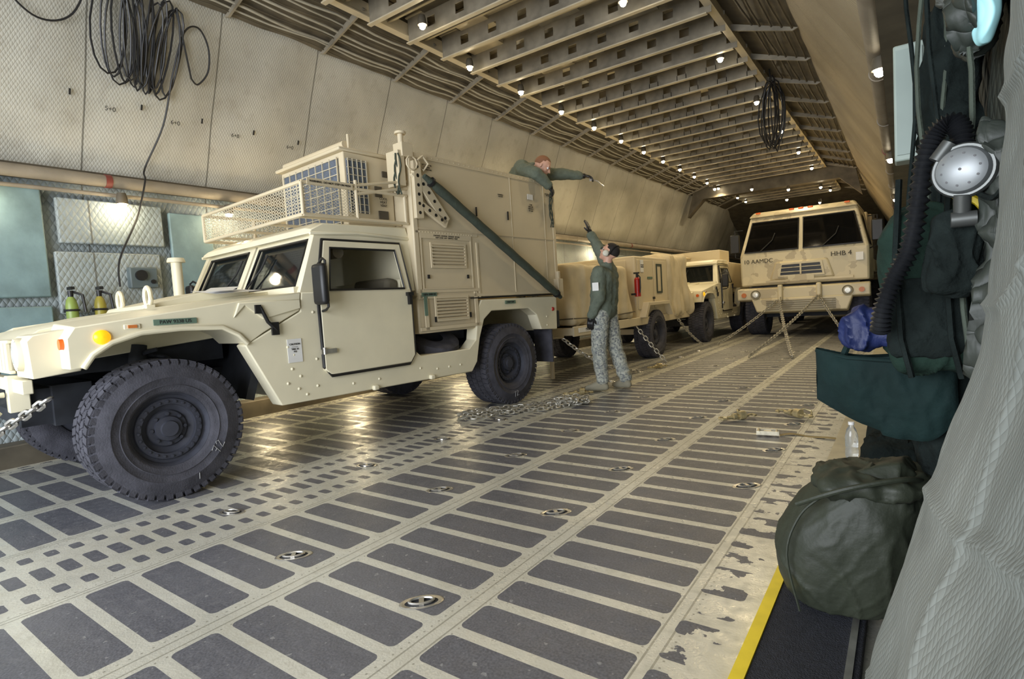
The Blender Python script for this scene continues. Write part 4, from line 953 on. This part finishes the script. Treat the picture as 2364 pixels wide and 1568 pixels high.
BX=top('wall_box','pale grey green metal box fixed to the wall frame','equipment box',(.02,2.5,1.49)); g=G(); g.box((0,0,.2),(.09,.1,.40)); g.obj('box_case',pmat('pale_green_gray',(.26,.31,.27),.5),BX,bevel=.006)
g=G(); g.box((.0,-.053,.2),(.075,.005,.36)); g.obj('box_cover',pmat('pale_green_gray2',(.22,.27,.24),.5),BX)
for (c,s,rt,m,lb) in (((.14,1.75,1.74),(.08,.18,.30),.1,QD,'dark padded equipment bundle strapped to the wall frame'),((.10,2.1,1.50),(.12,.2,.7),0,CLOTH,'black padded equipment bundle strapped to the wall frame'),((.16,1.9,1.98),(.16,.3,.36),0,QN,'grey padded bundle stowed high on the wall frame'),((.14,2.0,1.05),(.14,.3,.6),.3,CLOTH,'black soft gear hanging against the wall frame'),((.165,1.62,1.10),(.07,.12,.6),0,QD,'dark strap padding hanging beside the pack'),((.12,2.05,.60),(.16,.3,.5),0,CLOTH,'dark padded cover hanging above the duffel bag')):
    cushion('wall_bundle',m,c,s,rt,lb,'bundle',.02,3.2)
cushion('turquoise_bundle',TURQL,(.150,1.66,1.645),(.03,.06,.12),.2,'small turquoise padded flap hanging on the wall frame','padding',.012,2.4)
for i,(xx,yy) in enumerate(((.045,1.95),(.065,1.8),(.12,1.7),(.02,2.1),(.09,2.0))):
    g=G(); pts=[(xx+.012*math.sin(t*.9+i),yy+.01*math.cos(t+i),2.2-.11*t) for t in range(13)]; g.tube(pts,.006,6); g.obj('hanging_strap',CLOTH if i%2 else GRN,label='dark strap dangling among the wall gear',category='strap',group='dangling wall straps')
# ------------------------------------------------------------------ people
def fr(fwd,up):
    f=V(fwd).normalized(); u=V(up); u=(u-f*u.dot(f)).normalized(); l=u.cross(f); return Matrix((f,l,u)).transposed()
def hand(g,w,d,n,thumb,k=1.0,curl=.5,rf=.0085):
    w=V(w);d=V(d).normalized();n=V(n);n=(n-d*n.dot(d)).normalized();s=d.cross(n)*thumb
    g.cap(w,.026*k,w+d*.03,.028*k)
    for q in (-.026,-.009,.009,.026): g.cap(w+d*.02+s*q*.8,.015*k,w+d*.085+s*q,.0125*k)
    for q,L in ((.028,.068),(.010,.078),(-.010,.073),(-.028,.056)):
        p=w+d*.088+s*q; a=0; seg=L/3
        for j in range(3):
            a+=curl*(.7+.2*j); dd=d*math.cos(a)+n*math.sin(a)+s*q*3.0; dd.normalize(); p2=p+dd*seg*1.05; g.cap(p,rf*k*(1-.07*j),p2,rf*k*(1-.07*(j+1))); p=p2
    p=w+d*.03+s*.024; p2=p+(d*.55+s*.75+n*.25).normalized()*.038; p3=p2+(d*.9+s*.3+n*.35).normalized()*.03; g.cap(p,.0125*k,p2,.0105*k); g.cap(p2,.0105*k,p3,.009*k)
def head(g,c,F):
    def P(x,y,z): return c+F@V((x,y,z))
    g.ball(P(-.012,0,.035),(.094,.074,.085),24,16,rot=F); g.ball(P(.022,0,-.03),(.066,.057,.075),20,14,rot=F)
    g.cap(P(.055,-.012,-.085),.022,P(.055,.012,-.085),.022)
    g.cap(P(.082,0,.012),.008,P(.103,0,-.022),.013); g.cap(P(.09,-.01,-.027),.008,P(.09,.01,-.027),.008)
    g.cap(P(.078,-.035,.03),.011,P(.078,.035,.03),.011)
    g.cap(P(.079,-.016,-.052),.0075,P(.079,.016,-.052),.0075); g.cap(P(.077,-.013,-.064),.0075,P(.077,.013,-.064),.0075)
    for s in (1,-1):
        g.ball(P(.055,s*.035,-.025),.024,12,8); g.ball(P(-.005,s*.077,.0),(.016,.008,.03),12,8,rot=F)
LIP=pmat('lip',(.35,.12,.1),.5)
def headparts(o,c,F,hairmat):
    def P(x,y,z): return c+F@V((x,y,z))
    for s in (1,-1):
        e=sub('eye',o); g=G(); g.ball(P(.072,s*.031,.008),.0125,12,8); g.obj('eyeball',WHT,e); g=G(); g.ball(P(.081,s*.031,.008),.006,10,6); g.obj('iris',INK,e)
        g=G(); g.cap(P(.086,s*.018,.030),.004,P(.080,s*.046,.031),.004); g.obj('eyebrow',hairmat,o)
    g=G(); g.cap(P(.086,-.016,-.058),.0025,P(.086,.016,-.058),.0025); g.obj('mouth',LIP,o)
    g=G()
    def hf(p):
        q=V(p)
        lim=.045 if q.x>.045 else (.02 if q.x>.0 else -.035)
        if q.z<lim: q=V((q.x*.90,q.y*.88,max(q.z,lim-.015)*.95))
        return q
    g.ball(P(-.016,0,.040),(.096,.079,.087),32,22,rot=F,fn=hf); g.obj('hair',hairmat,o,ang=80)
def figure(name,label,J,F,c,hair,trous,origin=(0,0,0),rot=0,handinfo=()):
    o=top(name,label,'person',origin,(0,0,rot))
    g=G(); g.cap(J['nb'],.052,c+F@V((-.02,0,-.05)),.05); head(g,c,F)
    g.cap(J['pe'],.12,J['ch'],.12); 
    for s in 'LR':
        g.cap(J['sh'+s],.045,J['el'+s],.036); g.cap(J['el'+s],.036,J['wr'+s],.024); g.cap(J['ch'],.1,J['sh'+s],.05)
        g.cap(J['hp'+s],.075,J['kn'+s],.05); g.cap(J['kn'+s],.05,J['an'+s],.035); g.cap(J['an'+s],.035,J['to'+s],.025)
    for (s,d,n,t,cu) in handinfo: hand(g,J['wr'+s],d,n,t,.8,cu,.0085)
    remesh(g,'body',SKIN,o,.0075,2)
    headparts(o,c,F,hair)
    g=G(); pe=V(J['pe']); ch=V(J['ch'])
    for s in 'LR':
        hp=V(J['hp'+s]); sh=V(J['sh'+s])
        g.cap(pe.lerp(hp,.6)+(ch-pe)*.0,.132,ch.lerp(sh,.5),.130); g.cap(ch.lerp(sh,.55)+(ch-pe)*.1,.10,sh,.084)
        g.cap(sh,.084,J['el'+s],.070); g.cap(J['el'+s],.070,V(J['el'+s]).lerp(V(J['wr'+s]),.92),.052)
    g.cap(pe,.150,ch,.148); g.cap(ch,.11,J['nb'],.072)
    remesh(g,'jacket',FLEECE,o,.011,4,fold=.010)
    g=G()
    for s in 'LR':
        g.cap(pe.lerp(V(J['hp'+s]),.6),.128,V(J['hp'+s]),.112); g.cap(J['hp'+s],.112,J['kn'+s],.088); g.cap(J['kn'+s],.088,V(J['an'+s]).lerp(V(J['kn'+s]),.10),.076)
    remesh(g,'trousers',trous,o,.011,3,fold=.010)
    for s in 'LR':
        g=G(); an=V(J['an'+s]); to=V(J['to'+s]); d=(to-an); d.z=0; d=d.normalized()
        g.cap(an+V((0,0,.08)),.060,an,.054); g.cap(an-d*.03+V((0,0,-.045)),.042,to+V((0,0,.0)),.040); g.cap(to,.040,to+d*.03-V((0,0,.004)),.036); g.cap(an,.05,to,.04)
        remesh(g,'boot',BOOT,o,.012,3)
    for (s,d,n,t,cu) in handinfo:
        g=G(); w=V(J['wr'+s]); hand(g,w,d,n,t,1.12,cu,.0095); g.cap(w-V(d).normalized()*.04,.034,w+V(d).normalized()*.01,.032); remesh(g,'glove',BLK,o,.006,2)
    return o
F=fr((.86,0,.62),(-.58,0,.86)); c=V((-.10,0,1.575))
J=dict(pe=(0,0,.95),ch=(-.03,0,1.24),nb=(-.065,0,1.43),shL=(-.05,.18,1.35),elL=(-.07,.25,1.08),wrL=(.05,.235,.87),shR=(-.02,-.18,1.38),elR=(.10,-.2,1.62),wrR=(.215,-.18,1.85),
 hpL=(0,.10,.90),knL=(.03,.115,.49),anL=(-.0,.12,.10),toL=(.15,.14,.042),hpR=(0,-.10,.90),knR=(-.06,-.12,.49),anR=(-.18,-.12,.10),toR=(-.04,-.16,.042))
A=figure('person','person in sage fleece and camouflage trousers reaching up beside vehicle',J,F,c,HAIRD,ABU,origin=(-2.84,5.83,0),rot=math.pi,handinfo=[('L',(.15,0,-1),(.2,-1,0),1,.35),('R',(.22,.1,1),(1,0,-.2),1,.12)])
def P(x,y,z): return c+F@V((x,y,z))
ED=sub('ear_defenders',A); ECM=pmat('ear_cup',(.6,.58,.48),.4)
for s in (1,-1):
    g=G(); g.lathe([(.001,.03),(.025,.032),(.036,.02),(.038,0),(.03,-.01)],P(-.005,s*.08,0),F@V((0,s,0)),24); g.obj('ear_cup',ECM,ED)
g=G(); g.tube([P(-.05,.098*math.cos(t*math.pi/12),.0+.125*math.sin(t*math.pi/12)) for t in range(13)],.007,6); g.obj('head_band',BLK,ED)
g=G()
for s in (1,-1): g.tube([P(.095,s*.031+.02*math.cos(t*.785),.008+.014*math.sin(t*.785)) for t in range(8)],.003,5,True); g.tube([P(.09,s*.052,.012),P(.0,s*.083,.012)],.003,5)
g.tube([P(.097,-.012,.01),P(.097,.012,.01)],.003,5); g.obj('glasses',BLK,A)
g=G(); g.box((-.065,.308,1.20),(.075,.012,.09)); g.obj('sleeve_patch',WHT,A)
# person standing on the rear step, leaning over the roof edge (world coordinates)
F2=fr((.80,.30,-.50),(.42,.25,.85)); c2=V((-3.35,5.49,2.60))
J2=dict(pe=(-4.00,5.98,2.16),ch=(-3.72,5.58,2.57),nb=(-3.49,5.50,2.61),shL=(-3.54,5.64,2.57),elL=(-3.31,5.82,2.565),wrL=(-3.13,6.01,2.54),shR=(-3.52,5.36,2.58),elR=(-3.34,5.34,2.50),wrR=(-3.27,5.48,2.38),
 hpL=(-3.98,6.06,2.04),knL=(-4.00,6.10,1.58),anL=(-4.00,6.12,1.14),toL=(-4.05,6.02,1.075),hpR=(-4.16,5.98,2.04),knR=(-4.18,6.08,1.58),anR=(-4.18,6.12,1.14),toR=(-4.20,6.02,1.075))
B=figure('person','person in sage jacket leaning over shelter roof, reaching out one arm',J2,F2,c2,HAIRR,ABU,handinfo=[('L',(.75,.6,-.15),(0,0,-1),-1,.45),('R',(.2,.5,-.8),(-1,0,-.4),1,.6)])
g=G(); g.tube([(-3.05,6.10,2.50),(-2.99,6.15,2.47),(-2.94,6.2,2.41)],.008,6); g.box((-3.05,6.1,2.5),(.03,.03,.05)); g.obj('hand_tool',STL,label='small metal tool held in a gloved hand',category='tool')
LC.exclude=False
# ------------------------------------------------------------------ camera
cam=bpy.data.cameras.new('camera'); co=bpy.data.objects.new('camera',cam); COL.objects.link(co)
cam.sensor_width=36; cam.lens=1277/2364*36; cam.clip_start=.02; cam.clip_end=200
r=V((.8143,.5772,-.0620)); u=V((.0132,.0884,.9961)); f=V((-.5803,.8118,-.0644))
M3=Matrix((r,u,-f)).transposed(); co.matrix_world=Matrix.Translation((0,0,1.07))@M3.to_4x4()
scene.camera=co
scene.view_settings.view_transform='Standard'
scene.view_settings.look='None'
scene.view_settings.exposure=.52
